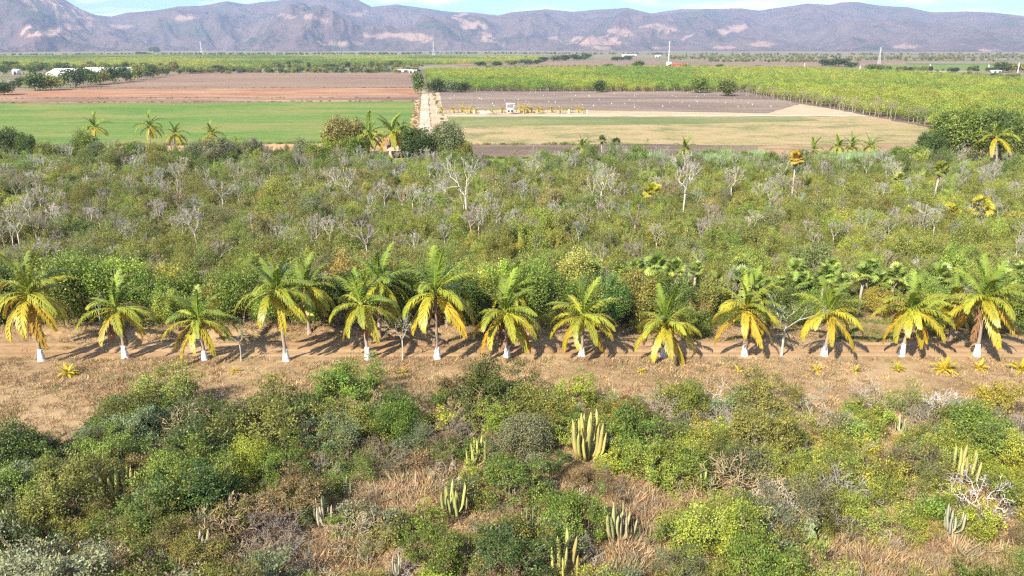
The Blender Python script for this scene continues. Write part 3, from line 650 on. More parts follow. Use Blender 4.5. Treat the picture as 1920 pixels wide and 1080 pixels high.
# ------------------------------------------------------------------ fan palms
def fan_leaf(seed, droop):
    q = np.random.default_rng(seed); ge = Geo(); Lp = .75
    ge.tube([[0, 0, 0], [Lp*.5, 0, .06], [Lp, 0, .03]], [.022, .016, .012], 3, .7, cap=False)
    c = np.array([Lp, 0, .03]); ns = 18
    for k in range(ns):
        a = radians(-125 + 250*k/(ns - 1)); r_ = .78*(.75 + .25*cos(a))*q.uniform(.92, 1.06); w = .085
        d = np.array([cos(a), sin(a), .10*cos(a*2)]); s = np.array([-sin(a), cos(a), 0]); zf = .035*(-1)**k
        m_ = c + d*r_*.55 + [0, 0, zf]; tip = c + d*r_ + [0, 0, -droop*r_]
        ge.add([c, m_ - s*w, tip, m_ + s*w], [(0, 1, 2, 3)], None, np.clip(.5 + q.normal()*.14, 0, .85))
    return ge.build('fan_leaf', M_FROND)
FAN = [fan_leaf(400 + k, .15 + .12*k) for k in range(4)]
def fan_palm(x, y, H_, s, seed, label=None, n=22, top=(.27, .35, .08), skirt=.8, thick=1.0, zone='mid', desc='fan palm with pale green leaves'):
    q = np.random.default_rng(1700 + seed); z0 = gz(x, y)
    t = thing('fan_palm', (x, y, z0), 0, 1)
    ln = q.normal()*.12*H_*.5
    link('trunk', Geo().tube([[0, 0, -.2], [ln*.4, 0, H_*.5], [ln, 0, H_]], np.array([.17, .14, .13])*thick, 7, .5).build('trunk', M_BARK, True), t, color=(.42, .36, .30))
    head = np.array([ln, 0, H_])
    for i in range(n):
        f = i/(n - 1); e = 82 - 105*f + q.normal()*7; a = i*2.4 + q.normal()*.2
        link('fan_leaf', FAN[int(q.integers(4))], t, head, (q.normal()*.35, radians(-e), a), s*q.uniform(.85, 1.15), jitc(lerp(top, (.34, .32, .06), .6*f**2*q.random()), q, .12))
    if skirt > 0:
        ge = Geo(); m_ = 60
        for k in range(m_):
            a = q.uniform(0, 2*pi); z = -q.uniform(0.0, .35)*skirt; r_ = .22*s; d = unit(np.array([cos(a)*.42, sin(a)*.42, -1]))
            ge.leaves(np.array([[cos(a)*r_*.5, sin(a)*r_*.5, z]]), d[None], unit(np.cross(d, [cos(a), sin(a), 0]))[None], np.array([s*q.uniform(.7, 1.15)*skirt]), np.array([.24*s]), np.array([q.uniform(.2, .75)]))
        link('dead_leaf_skirt', ge.build('dead_leaf_skirt', M_TWIG), t, head, color=(.34, .25, .17))
    if label: tag(t, label, 'fan palm', 'fan palms in the scrub')
    else: AUTO.append((t, desc, 'fan palm', 'fan palms in the scrub', zone))
    return t
q = np.random.default_rng(41)
FANP = [(1220, 590, 480), (1262, 588, 492), (1335, 585, 510), (1385, 580, 508), (1412, 575, 512), (1460, 572, 520), (1500, 590, 512), (1535, 585, 500), (1570, 592, 515), (1608, 588, 498), (1640, 583, 512), (1668, 570, 500),
        (1480, 560, 488), (1552, 558, 486), (1622, 556, 488), (1710, 580, 510), (1750, 560, 500), (1795, 575, 515), (1870, 580, 510), (1905, 560, 495), (1150, 585, 520), (1105, 570, 500), (1185, 560, 488), (1300, 560, 490)]
for k, (px, pb, pt) in enumerate(FANP):
    x, y = G(px, pb); z = at_y(px, pt, y)[2]
    fan_palm(x, y, max(1.6, z - .9), q.uniform(.75, 1.0), k, None, 26, zone='mid')
TALLF = [(1484, 375, 298, 1.5, (.50, .33, .05), 'tall slim fan palm with small orange crown above the scrub'), (1745, 398, 318, 1.4, (.28, .30, .05), 'tallest thin fan palm with dark skirt, right part of the scrub'),
         (1781, 430, 398, 1.6, (.42, .38, .04), 'stout fan palm with broad yellow crown and brown skirt'), (1832, 436, 388, 1.7, (.44, .40, .04), 'slim fan palm with yellow tufted crown near the right edge'),
         (1222, 400, 358, 1.6, (.42, .38, .04), 'yellow-topped fan palm left of the pale upright trunks'), (1440, 350, 335, 1.0, (.2, .28, .05), 'short fan palm left of the orange-crowned tall one'),
         (1680, 378, 335, 1.2, (.26, .30, .08), 'grey-trunked fan palm among pale trunks right of centre'), (1128, 292, 262, 1.3, (.22, .25, .09), 'fan palm by the tilled strip, left of a pair'), (1152, 293, 266, 1.3, (.16, .19, .07), 'dark fan palm by the tilled strip, right of a pair')]
for k, (px, pb, pt, s, c, lb) in enumerate(TALLF):
    x, y = G(px, pb); z = at_y(px, pt, y)[2]
    fan_palm(x, y, z - .2, s*.78, 60 + k, lb, 22, c, .9, 1.1)

# ------------------------------------------------------------------ cacti
def column_geo(H_, r_, seed, bend=0.25):
    """one ribbed column that starts low, curves out and then stands upright"""
    q = np.random.default_rng(seed); s = np.linspace(0, 1, 9); nr = 14
    out_ = bend*(1 - (1 - np.clip(s/.35, 0, 1))**2)
    pts = np.stack([out_, .03*np.sin(s*5 + q.uniform(0, 6)), H_*s], 1)
    rad = r_*np.array([.62, .85, 1, 1.02, 1, .98, .94, .72, .15])
    a = np.arange(nr)*2*pi/nr; rib = 1 + .16*np.where(np.arange(nr) % 2 == 0, 1, -1)
    V = pts[:, None] + (rad[:, None]*rib[None])[..., None]*np.stack([np.cos(a), np.sin(a), 0*a], 1)[None]
    i = np.arange(8)[:, None]*nr; j = np.arange(nr)[None]; k = (j + 1) % nr
    Q = np.stack([i+j, i+k, i+nr+k, i+nr+j], -1).reshape(-1, 4)
    tn = np.tile(.42 + .22*(np.arange(nr) % 2), 9)
    return Geo().add(V.reshape(-1, 3), Q, None, tn).build('column', M_CACT)
COLS = [column_geo(1.0, .060, 500, .0), column_geo(1.0, .055, 501, .16), column_geo(1.0, .052, 502, .30), column_geo(1.0, .055, 503, .08)]
C_CY, C_CG, C_CW = (.40, .37, .12), (.22, .26, .10), (.36, .34, .25)
def cactus(px, pb, pt, wpx, ncol, col, label, seed):
    q = np.random.default_rng(1900 + seed); x, y = G(px, pb); z0 = gz(x, y); H_ = at_y(px, pt, y)[2] - z0; W = wpx/ppm(y)/2
    t = thing('columnar_cactus', (x, y, z0), 0, 1, label, 'cactus', 'columnar cacti in the scrub')
    if ncol > 3:
        link('trunk', Geo().tube([[0, 0, -.1], [0, 0, H_*.16], [0, 0, H_*.24]], [.16, .17, .10], 8, .4).build('trunk', M_CACT), t, color=lerp(col, (.25, .2, .13), .6))
    for i in range(ncol):
        a = i*2.4 + q.normal()*.3; f = math.sqrt((i + .3)/ncol) if ncol > 1 else 0
        hh = H_*q.uniform(.62, 1.0)*(1 - .12*f); rs = W*f
        lo = H_*.14*q.random() if ncol > 3 else 0
        link('column', COLS[0 if f < .2 else (3 if f < .45 else (1 if f < .75 else 2))], t, (cos(a)*rs*.45, sin(a)*rs*.45, lo), (q.normal()*.03, q.normal()*.05*f + .07*f, a),
             (hh*.9*(.35 + .5*f*W/H_ + .35) if ncol > 1 else hh*1.0, hh*.8, hh - lo), jitc(col, q, .12))
CACT = [(1101, 862, 768, 62, 16, C_CY, 'largest yellow candelabra cactus, many upright columns, centre of the front scrub'), (890, 872, 812, 46, 7, C_CY, 'yellow forked cactus left of the largest candelabra cactus'),
        (853, 968, 900, 54, 15, lerp(C_CY, C_CG, .4), 'dense green-yellow column cactus beside the bare clearing'), (1160, 1012, 932, 62, 15, lerp(C_CY, C_CW, .5), 'pale tan-striped column cactus left of the brown grass clearing'),
        (1330, 926, 878, 26, 5, C_CY, 'compact cactus of few thick yellow columns by tan brush'), (1800, 908, 830, 54, 11, lerp(C_CY, C_CG, .2), 'tall pale yellow column cactus beside grey bare tree at right'),
        (1057, 1088, 1000, 64, 8, C_CY, 'yellow cactus cut by the bottom edge near a round green bush'), (605, 982, 928, 46, 8, C_CW, 'grey-white column cactus in shade, left of the clearing'),
        (222, 945, 862, 70, 9, lerp(C_CY, C_CG, .3), 'sprawling slender-armed yellow cactus in the left scrub'), (1394, 740, 710, 26, 5, lerp(C_CY, C_CW, .5), 'small pale cactus at the upper edge of the front scrub'),
        (1780, 1002, 942, 44, 9, C_CW, 'whitish column cactus below the tall pale yellow one'), (1272, 1042, 990, 22, 4, C_CG, 'slim grey-green cactus at the edge of the brown clearing'),
        (655, 925, 890, 16, 3, C_CW, 'thin grey cactus above the shaded white one'), (686, 878, 850, 10, 2, C_CY, 'pair of short yellow cactus columns in the left middle scrub'), (780, 912, 880, 6, 1, C_CW, 'single thin pole cactus at the top of the clearing'),
        (832, 1018, 985, 26, 5, C_CG, 'low dark green cactus below the dense column cactus'), (745, 1086, 1030, 30, 5, C_CW, 'whitish cactus by the bottom edge under the clearing'), (820, 930, 905, 8, 2, C_CG, 'thin twin cactus left of the dense column cactus'),
        (995, 985, 940, 40, 6, lerp(C_CW, C_CG, .4), 'thin grey cactus group left of the round green bush'), (145, 870, 835, 14, 2, C_CW, 'two pale cactus poles in the far left scrub'), (1690, 815, 775, 34, 7, lerp(C_CY, C_CW, .4), 'pale small-armed cactus among lime shrubs at right'),
        (1880, 1040, 1005, 16, 3, C_CW, 'grey stub cactus in dry grass near the right bottom corner'), (380, 1055, 990, 40, 6, C_CW, 'grey thick-armed cactus near the bottom left'), (1640, 850, 820, 10, 2, C_CG, 'slim green cactus poles below pale small-armed cactus'),
        (40, 1000, 955, 18, 3, C_CG, 'slim grey-green cactus at the left edge'), (1120, 965, 930, 8, 2, C_CG, 'thin cactus poles behind the tan-striped cactus')]
front = []      # (x, y, r) of everything standing in the front scrub
for px, pb, pt, w_, *_ in CACT:
    x, y = G(px, pb); front += [(x, y, .5*w_/ppm(y)), (x*.97, y*.97, .9)]
for k, c in enumerate(CACT): cactus(*c[:5], c[5], c[6], k)
# prickly pear: pads
def pear(px, pb, hpx, label, seed):
    q = np.random.default_rng(2100 + seed); x, y = G(px, pb); z0 = gz(x, y); S_ = hpx/ppm(y)
    t = thing('prickly_pear', (x, y, z0), 0, 1, label, 'cactus', 'prickly pears in the scrub')
    th = np.linspace(0, 2*pi, 9)[:-1]
    pad = Geo(); V = []
    for yy, sc_ in ((-.03, .8), (-.045, .0), (.03, .8), (.045, .0), (0, 1)):
        V += [(cos(a)*.15*sc_, yy, .2 + sin(a)*.2*sc_) for a in th]
    Q = [];
    for i in range(8):
        j = (i + 1) % 8; Q += [(i, j, 32+j, 32+i), (16+j, 16+i, 32+i, 32+j), (8+i, 8+j, j, i), (24+j, 24+i, 16+i, 16+j)]
    me = pad.add(V, Q, None, .5).build('pad', M_CACT)
    for k in range(46):
        a = q.uniform(0, 6.28); rr = q.uniform(0, .5)*S_; zz = q.uniform(0, .75)*S_*(1 - rr/S_*.8)
        link('pad', me, t, (cos(a)*rr, sin(a)*rr, zz), (q.normal()*.4, q.normal()*.5, q.uniform(0, 6.28)), q.uniform(.8, 1.25), jitc((.22, .27, .13), q))
pear(1515, 1020, 62, 'grey-green prickly pear clump in the right bottom scrub', 1)
pear(1255, 1005, 24, 'small prickly pear left of the slim grey-green cactus', 2)
#%%SCATTER%%

# ------------------------------------------------------------------ front scrub, shrub by shrub
edge = interp([(-300, 850), (0, 850), (60, 848), (140, 850), (190, 822), (230, 795), (330, 762), (450, 770), (560, 775), (640, 738), (720, 735), (790, 760), (900, 735), (1000, 738), (1100, 752), (1300, 760), (1400, 748), (1500, 765), (1600, 755), (1750, 770), (1920, 785), (2300, 790)])
CLEAR = [[(690, 925), (790, 885), (850, 900), (835, 960), (760, 1000), (700, 985)], [(560, 1030), (690, 1010), (700, 1100), (560, 1100)], [(1150, 930), (1270, 920), (1290, 960), (1240, 1040), (1230, 1100), (1110, 1100), (1180, 1010)],
         [(1500, 1035), (1700, 1010), (1930, 1030), (1930, 1110), (1480, 1110)], [(870, 985), (930, 975), (930, 1030), (880, 1035)], [(1380, 1085), (1480, 1060), (1480, 1110), (1380, 1110)], [(470, 700), (620, 715), (600, 745), (480, 745)]]
def free(x, y, r, k=.72):
    for (a, b_, c) in front:
        if (a - x)**2 + (b_ - y)**2 < (k*(r + c))**2: return False
    return True
CSCR = [(px, pb, pt, w_, G(px, pb)[1]) for px, pb, pt, w_, *_ in CACT if pb - pt > 30] + [(1545, 800, 735, 50, G(1545, 800)[1]), (1840, 960, 880, 60, G(1840, 960)[1]), (1640, 760, 715, 40, G(1640, 760)[1]), (1335, 755, 715, 40, G(1335, 755)[1]), (1395, 920, 850, 60, G(1395, 920)[1])]
def hides(x, y, r, h_):
    """would a shrub here stand before one of the cacti or pale dead shrubs"""
    px, py = P(x, y); k = ppm(y); top_ = P(x, y, h_)[1]
    return any(y < cy_ + .3 and abs(px - cx_) < r*k*.95 + w_*.35 and top_ < pb - .22*(pb - pt) and py > pt for cx_, pb, pt, w_, cy_ in CSCR)
q = np.random.default_rng(77)
# the ones that stand out: px, py of the base, radius in px, style, colour
SPEC = [(1075, 1010, 72, 'large', C_GREEN), (1240, 905, 48, 'large', C_LIME), (965, 930, 70, 'large', C_GREEN), (1345, 1040, 88, 'large', C_LIME), (1370, 1085, 60, 'flat', C_LIME), (778, 815, 26, 'medium', C_YEL), (1810, 822, 40, 'medium', C_GREEN), (1520, 925, 48, 'flat', C_LIME),
        (1640, 985, 60, 'flat', C_LIME), (1720, 1000, 48, 'flat', C_YEL), (1560, 985, 40, 'flat', C_LIME), (500, 830, 62, 'large', C_OLIVE), (395, 880, 60, 'large', C_DARK), (345, 940, 55, 'large', C_GREEN), (170, 880, 52, 'large', C_GREEN), (55, 950, 48, 'large', C_GREEN), (130, 970, 60, 'large', C_OLIVE),
        (20, 905, 58, 'large', C_DARK), (85, 890, 40, 'large', C_DARK), (660, 758, 46, 'large', C_GREEN), (930, 782, 56, 'large', C_GREEN), (1000, 800, 50, 'large', C_OLIVE), (985, 850, 40, 'large', C_SAGE), (940, 890, 34, 'medium', C_GREEN), (1170, 795, 34, 'medium', C_RUST), (1300, 765, 34, 'medium', C_GREEN), (1440, 770, 44, 'large', C_OLIVE),
        (1420, 850, 48, 'large', C_OLIVE), (1205, 850, 56, 'large', C_GREEN), (560, 800, 40, 'medium', C_DARK), (735, 805, 40, 'medium', C_DARK), (310, 775, 44, 'large', C_OLIVE), (240, 815, 48, 'large', C_GREEN), (470, 900, 40, 'large', C_LIME), (620, 850, 46, 'large', C_SAGE), (260, 1010, 60, 'large', C_GREEN),
        (330, 1060, 56, 'large', C_OLIVE), (880, 1060, 52, 'large', C_GREEN), (810, 1075, 44, 'large', C_GREEN), (600, 935, 30, 'medium', C_OLIVE), (540, 905, 42, 'large', C_GREEN), (1600, 800, 44, 'flat', C_LIME), (1540, 840, 34, 'flat', C_LIME), (1750, 850, 44, 'flat', C_LIME), (1900, 900, 44, 'flat', C_LIME), (1640, 900, 40, 'flat', C_OLIVE), (1700, 930, 44, 'feather', C_OLIVE), (1860, 780, 36, 'medium', C_YEL), (1460, 1090, 46, 'flat', C_LIME), (700, 1040, 30, 'feather', C_GREY), (645, 1000, 28, 'medium', C_GREEN)]
GS = 'shrubs in the front scrub'
for px, py, rp, st, c in SPEC:
    x, y = G(px, py); r_ = rp/ppm(y)
    if any((a - x)**2 + (b_ - y)**2 < (.62*r_ + .5)**2 for a, b_, c_ in front[:2*len(CACT)]): x += .9*r_
    if hides(x, y, r_*1.1, r_*1.5): r_ *= .72
    s = 1.3*r_/SHRUB[st][0][2]
    front.append((x, y, r_*.9)); put_shrub('leafy_shrub', st, x, y, s, c, q, 'shrub', GS)
SPECB = [(1545, 800, 60, 'sprawl', W_PALE), (1840, 960, 62, 'sprawl', W_PALE), (1770, 785, 44, 'brush', W_PALE), (1640, 760, 44, 'sprawl', W_PALE), (1335, 755, 50, 'sprawl', W_PALE), (1395, 920, 66, 'brush', W_TAN), (1310, 935, 42, 'sprawl', W_TAN), (330, 815, 44, 'brush', W_TAN), (650, 775, 34, 'dense', W_BROWN), (840, 830, 46, 'dense', W_BROWN),
         (780, 760, 36, 'dense', W_BROWN), (500, 1000, 60, 'brush', W_GREY), (560, 1060, 46, 'sprawl', W_GREY), (660, 1025, 56, 'brush', W_TAN), (60, 890, 40, 'dense', W_GREY), (110, 1010, 50, 'brush', W_BROWN), (30, 1050, 50, 'dense', W_GREY), (200, 1060, 46, 'dense', W_TAN), (380, 755, 32, 'sprawl', W_PALE), (1045, 770, 26, 'sprawl', W_GREY), (1480, 810, 30, 'dense', W_GREY), (1130, 760, 34, 'sprawl', W_GREY),
         (1230, 800, 34, 'sprawl', W_TAN), (1290, 830, 40, 'dense', W_TAN), (845, 905, 40, 'sprawl', W_TAN), (730, 880, 46, 'dense', W_BROWN), (700, 830, 40, 'dense', W_BROWN), (1880, 850, 44, 'dense', W_GREY), (1610, 870, 34, 'sprawl', W_GREY), (1660, 1010, 34, 'sprawl', W_PALE), (760, 1085, 36, 'sprawl', W_PALE), (960, 1020, 40, 'dense', W_TAN), (1120, 910, 30, 'sprawl', W_PALE), (385, 1052, 40, 'sprawl', W_PALE), (530, 1010, 44, 'brush', W_GREY), (460, 1050, 40, 'brush', W_TAN), (285, 1080, 40, 'brush', W_GREY), (1500, 870, 36, 'brush', W_GREY), (1280, 870, 36, 'brush', W_TAN), (930, 870, 26, 'brush', W_PALE), (1740, 800, 36, 'brush', W_PALE), (1450, 960, 44, 'brush', W_PALE), (1020, 1075, 34, 'brush', W_GREY), (590, 890, 34, 'brush', W_BROWN)]
GB = 'leafless shrubs in the front scrub'
RB = {'brush': 1.5, 'twiggy': 1.45, 'sprawl': 2.4, 'upright': 2.2, 'dense': 1.45}
for px, py, rp, st, c in SPECB:
    x, y = G(px, py); r_ = rp/ppm(y)
    front.append((x, y, r_*.8)); put_bare('bare_shrub', st, x, y, 1.2*r_/RB[st], c, q, 'bare shrub', GB)
for it in range(14000):
    y = q.uniform(30, 64); x = q.uniform(-.78, .78)*(y*cP + CAM_H*sP)
    px, py = P(x, y)
    if py < edge(px) + 6 or px < -170 or px > 2090 or py > 1200: continue
    if any(inpoly(px, py, c) for c in CLEAR): continue
    r_ = q.choice([.75, 1.05, 1.5, 2.0], p=[.24, .40, .26, .10])
    if py < edge(px) + 25: r_ = min(r_, 1.1)
    if not free(x, y, r_, .47): continue
    rk = r_*ppm(y)*.55
    if any(inpoly(px + a, py + b_, c) for c in CLEAR[:3] for a, b_ in ((rk, 0), (-rk, 0), (0, -rk*.9), (0, rk*.4), (rk*.6, -rk*.6), (-rk*.6, -rk*.6))):
        if r_ > .8 and q.random() < .5: r_ = .75
        else: continue
    if hides(x, y, r_*1.2, r_*1.75):
        if hides(x, y, .8, 1.2) or not free(x, y, .7, .5): continue
        r_ = .7
    fx = np.clip(px/1920, 0, 1); v = q.random(); patch = float(fbm(x*.12, y*.12, 5, 3))
    if v < .26 + (.12 if patch > .55 else 0):
        st = q.choice(['twiggy', 'dense', 'sprawl', 'brush'], p=[.15, .30, .20, .35]); c = [W_GREY, W_BROWN, W_TAN, W_PALE][q.choice(4, p=[.32, .34, .22, .12] if fx < .6 else [.30, .14, .24, .32])]
        put_bare('bare_shrub', st, x, y, 1.4*r_/RB[st], c, q, 'bare shrub', GB)
    else:
        st = 'small' if r_ < .9 else q.choice(['medium', 'feather', 'thin', 'flat'] if r_ < 1.3 else ['large', 'feather', 'flat', 'large'])
        pal = [C_DARK, C_GREEN, C_OLIVE, C_SAGE, C_GREY, C_BROWN, C_LIME, C_YEL]
        w_ = np.array([.16, .27, .24, .10, .10, .10, .03, .0])*(1 - fx) + np.array([.02, .14, .18, .10, .10, .05, .34, .05*fx])*fx
        c = pal[q.choice(8, p=w_/w_.sum())]
        put_shrub('leafy_shrub', st, x, y, 1.4*r_/SHRUB[st][0][2], c, q, 'shrub', GS)
    front.append((x, y, r_))
    if len(front) > 560: break

for px, py, rp, c, lb in ((160, 636, 40, W_TAN, 'pile of dead branches on the bank between the first two whitewashed palms'), (205, 640, 26, W_GREY, 'small grey brush heap left of the second whitewashed palm'), (1500, 652, 30, W_TAN, 'low dead brush beside the pale branching sapling')):
    x, y = G(px, py); put_bare('brush_pile', 'sprawl', x, y, rp/ppm(y)/RB['sprawl'], c, q, 'brush pile', None, label=lb, sz=.45)
# slim saplings by the track
def sapling(px, pb, pt, label, seed, leaf=C_SAGE, wide=1.0, n=500, wood=W_PALE):
    q = np.random.default_rng(2300 + seed); x, y = G(px, pb); z0 = gz(x, y); H_ = at_y(px, pt, y)[2] - z0
    t = thing('sapling', (x, y, z0), q.uniform(0, 6), 1, label, 'sapling', 'saplings by the track')
    ge, tips = branch_geo(2400 + seed, 5, H_*.22, 4, .05*wide + .015, (2, 3), .5, .3, .72, .8*wide, trunk=H_*.42, tipr=.008)
    link('trunk', ge.build('trunk', M_BARK), t, color=wood)
    k = q.integers(0, len(tips), n); C = tips[k] + q.normal(size=(n, 3))*.16*wide
    D = unit(q.normal(size=(n, 3))); S_ = unit(np.cross(D, q.normal(size=(n, 3))))
    link('crown', Geo().leaves(C, D, S_, .13, .07, q.uniform(.2, .8, n)).build('crown', M_LEAF), t, color=leaf)
sapling(452, 677, 598, 'thin-stemmed leafy sapling right of the third whitewashed palm', 1, C_GREEN, .7, 420)
sapling(755, 675, 585, 'slim sapling between the fifth and sixth whitewashed palms', 2, C_SAGE, .6, 350)
sapling(1028, 613, 543, 'white-stemmed bare sapling between the seventh and eighth whitewashed palms', 3, C_GREY, .5, 60)
sapling(1465, 668, 545, 'pale-trunked branching sapling between the tenth and eleventh whitewashed palms', 4, C_SAGE, 1.3, 900)
sapling(1305, 615, 560, 'tan sapling with dead leaves behind the ninth whitewashed palm', 5, C_RUST, .8, 300, W_TAN)

# ------------------------------------------------------------------ scrub beyond the track
mid = []
def free2(x, y, r, k):
    for (a, b_, c) in mid:
        if abs(a - x) < 4 and (a - x)**2 + (b_ - y)**2 < (k*(r + c))**2: return False
    return True
q = np.random.default_rng(99)
GT = 'leafy trees along the far side of the track'
NEAR = [(130, 622, 58, C_GREEN), (175, 615, 60, C_GREEN), (290, 612, 48, C_GREEN), (330, 625, 38, C_GREEN), (20, 618, 50, C_DARK), (-30, 610, 50, C_DARK), (75, 600, 44, C_OLIVE), (240, 596, 52, C_GREEN), (410, 622, 40, C_OLIVE), (460, 618, 42, C_GREEN), (500, 622, 36, C_GREEN), (610, 622, 44, C_GREEN), (560, 612, 44, C_GREEN), (650, 618, 38, C_DARK), (660, 596, 42, C_OLIVE),
        (740, 622, 44, C_GREEN), (780, 612, 44, C_GREEN), (870, 625, 46, C_DARK), (905, 608, 44, C_YEL), (895, 618, 48, C_GREEN), (940, 600, 42, C_LIME), (1000, 616, 44, C_GREEN), (1050, 610, 44, C_GREEN), (1100, 614, 44, C_GREEN), (1140, 618, 46, C_DARK), (1190, 606, 46, C_OLIVE), (1225, 600, 40, C_GREEN), (1010, 592, 42, C_GREEN), (1075, 580, 48, C_OLIVE), (1330, 600, 34, C_OLIVE),
        (1270, 605, 36, C_DARK), (1440, 600, 30, C_GREEN), (1480, 595, 30, C_DARK), (1740, 605, 36, C_GREEN), (1715, 615, 30, C_OLIVE), (1895, 612, 44, C_GREEN), (1930, 600, 46, C_DARK), (1580, 600, 24, C_GREEN), (1640, 592, 26, C_OLIVE), (1520, 602, 26, C_GREEN), (380, 600, 40, C_GREEN), (530, 595, 42, C_GREEN), (700, 600, 40, C_GREEN), (840, 598, 40, C_GREEN), (310, 590, 44, C_OLIVE), (150, 585, 46, C_GREEN)]
for px, py, rp, c in NEAR:
    x, y = G(px, py); r_ = rp/ppm(y); mid.append((x, y, r_*.8))
    t = put_shrub('leafy_tree', 'tree', x, y, r_/2.2*q.uniform(.84, 1.0), c, q, 'tree', GT, 'mid')
    for ch in t.children:
        if ch.name.startswith('crown'): ch.color = tuple(np.clip(np.array(ch.color[:3])*1.3, 0, .6)) + (1,)
# pale leafless trees: px, base, top
PALE = [(875, 420, 335, 62), (722, 398, 360, 50), (775, 405, 365, 42), (790, 410, 368, 30), (1125, 395, 335, 40), (1280, 410, 335, 34), (420, 400, 355, 44), (450, 395, 360, 30), (1620, 450, 410, 38), (1672, 425, 398, 34), (1500, 400, 372, 24), (595, 500, 440, 40), (370, 480, 420, 50), (170, 440, 405, 48), (40, 475, 420, 24), (10, 470, 435, 24), (535, 460, 415, 40),
        (780, 505, 460, 50), (835, 480, 440, 40), (690, 500, 445, 44), (1190, 455, 400, 26), (1330, 470, 420, 30), (1560, 470, 430, 34), (1700, 395, 350, 34), (1660, 360, 320, 24), (1370, 380, 335, 22), (1420, 395, 360, 24), (1585, 460, 430, 14), (1640, 480, 448, 16), (1780, 470, 430, 30), (120, 400, 370, 30), (200, 370, 330, 12), (660, 360, 330, 30), (560, 380, 345, 30), (905, 450, 405, 36), (960, 460, 420, 30), (1040, 440, 400, 28),
        (1085, 470, 430, 26), (1230, 480, 440, 30), (1850, 420, 380, 30), (1900, 400, 360, 28), (1730, 450, 415, 26), (1460, 440, 405, 24), (300, 430, 395, 30), (250, 480, 445, 26), (90, 520, 480, 34), (640, 450, 415, 26), (500, 330, 300, 40), (1540, 340, 312, 34), (1350, 330, 305, 26), (1250, 340, 312, 26)]
for k, (px, pb, pt, w_) in enumerate(PALE):
    x, y = G(px, pb); H_ = 1.45*at_y(px, pt, y)[2]; mid += [(x, y, 1.0), (x*.975, y*.975, 1.2), (x*.95, y*.95, .8)]
    put_bare('pale_bare_tree', 'upright', x, y, max(.5, H_/5.4), W_PALE, q, 'bare tree', 'pale leafless trees in the scrub', 'mid', desc='pale leafless tree', sz=1.0)
for px, pb, *_ in FANP + TALLF:
    x, y = G(px, pb); mid += [(x, y, .9), (x*.98, y*.98, 1.0)] if pb > 440 else [(x, y, 1.0), (x*.975, y*.975, 1.2), (x*.95, y*.95, 1.0)]
upper = interp([(-400, 300), (0, 300), (70, 300), (150, 297), (420, 300), (600, 305), (880, 318), (1050, 316), (1150, 308), (1300, 318), (1650, 318), (1720, 305), (1920, 330), (2300, 335)])
GM = 'bushes in the scrub beyond the track'
cand = []
for it in range(40000):
    u = q.random(); y = math.sqrt(71.5**2 + u*(205**2 - 71.5**2)); x = q.uniform(-.80, .80)*(y*cP + CAM_H*sP)
    px, py = P(x, y)
    if py < upper(px) or py > 632: continue
    if inpoly(px, py, [(1560, 580), (1690, 585), (1690, 650), (1550, 650)]) or (1350 < px < 1720 and py > 612): continue
    r_ = q.choice([.8, 1.15, 1.6, 2.1], p=[.26, .38, .26, .10])
    cand.append((x, y, r_, px, py))
grid = {}
def ok_grid(x, y, r, k):
    cx_, cy_ = int(x//4), int(y//4)
    for a in (-1, 0, 1):
        for b_ in (-1, 0, 1):
            for (u, v, c) in grid.get((cx_ + a, cy_ + b_), ()):
                if (u - x)**2 + (v - y)**2 < (k*(r + c))**2: return False
    return True
for x, y, r_ in mid: grid.setdefault((int(x//4), int(y//4)), []).append((x, y, r_))
acc = []
for x, y, r_, px, py in cand:
    if ok_grid(x, y, r_, .47):
        grid.setdefault((int(x//4), int(y//4)), []).append((x, y, r_)); acc.append((x, y, r_, px, py))
acc.sort(key=lambda t: t[1])
def mid_kind(x, y, r_, px, py):
    fx = np.clip(px/1920, 0, 1); v = q.random(); pt = float(fbm(x*.035, y*.035, 15, 3)); far_ = py < 345
    dry = .22*(1 - .45*fx)*(1 if 330 < py < 520 else .45)
    if v < .065: return 'bare', 'upright', [W_PALE, W_GREY][q.choice(2, p=[.7, .3])]
    if v < dry: return 'bare', q.choice(['dense', 'twiggy', 'sprawl'], p=[.5, .35, .15]), [W_GREY, W_BROWN, W_TAN, W_PALE][q.choice(4, p=[.34, .50, .14, .02])]
    pal = [C_DARK, C_GREEN, C_OLIVE, C_SAGE, C_GREY, C_BROWN, C_LIME, C_YEL]
    wl_ = np.array([.12, .16, .36, .05, .12, .18, .01, .0]); wr = np.array([.03, .20, .44, .08, .08, .06, .10, .01]); wf = np.array([.14, .32, .18, .10, .08, .04, .10, .03]); wn_ = np.array([.14, .34, .26, .06, .04, .04, .10, .03])
    w_ = wl_*(1 - fx) + wr*fx
    if far_: w_ = wf
    if py > 520: w_ = wn_
    if pt > .58: w_ = w_*np.array([.5, 1.6, 1, 1, .6, .4, 2, 1.5])
    c = pal[q.choice(8, p=w_/w_.sum())]
    st = 'small' if r_ < .9 else q.choice(['medium', 'thin', 'feather', 'medium'] if r_ < 1.3 else ['large', 'feather', 'thin', 'large', 'flat'])
    return 'leaf', st, c
nind = {'leaf': 0, 'bare': 0}; rest = []
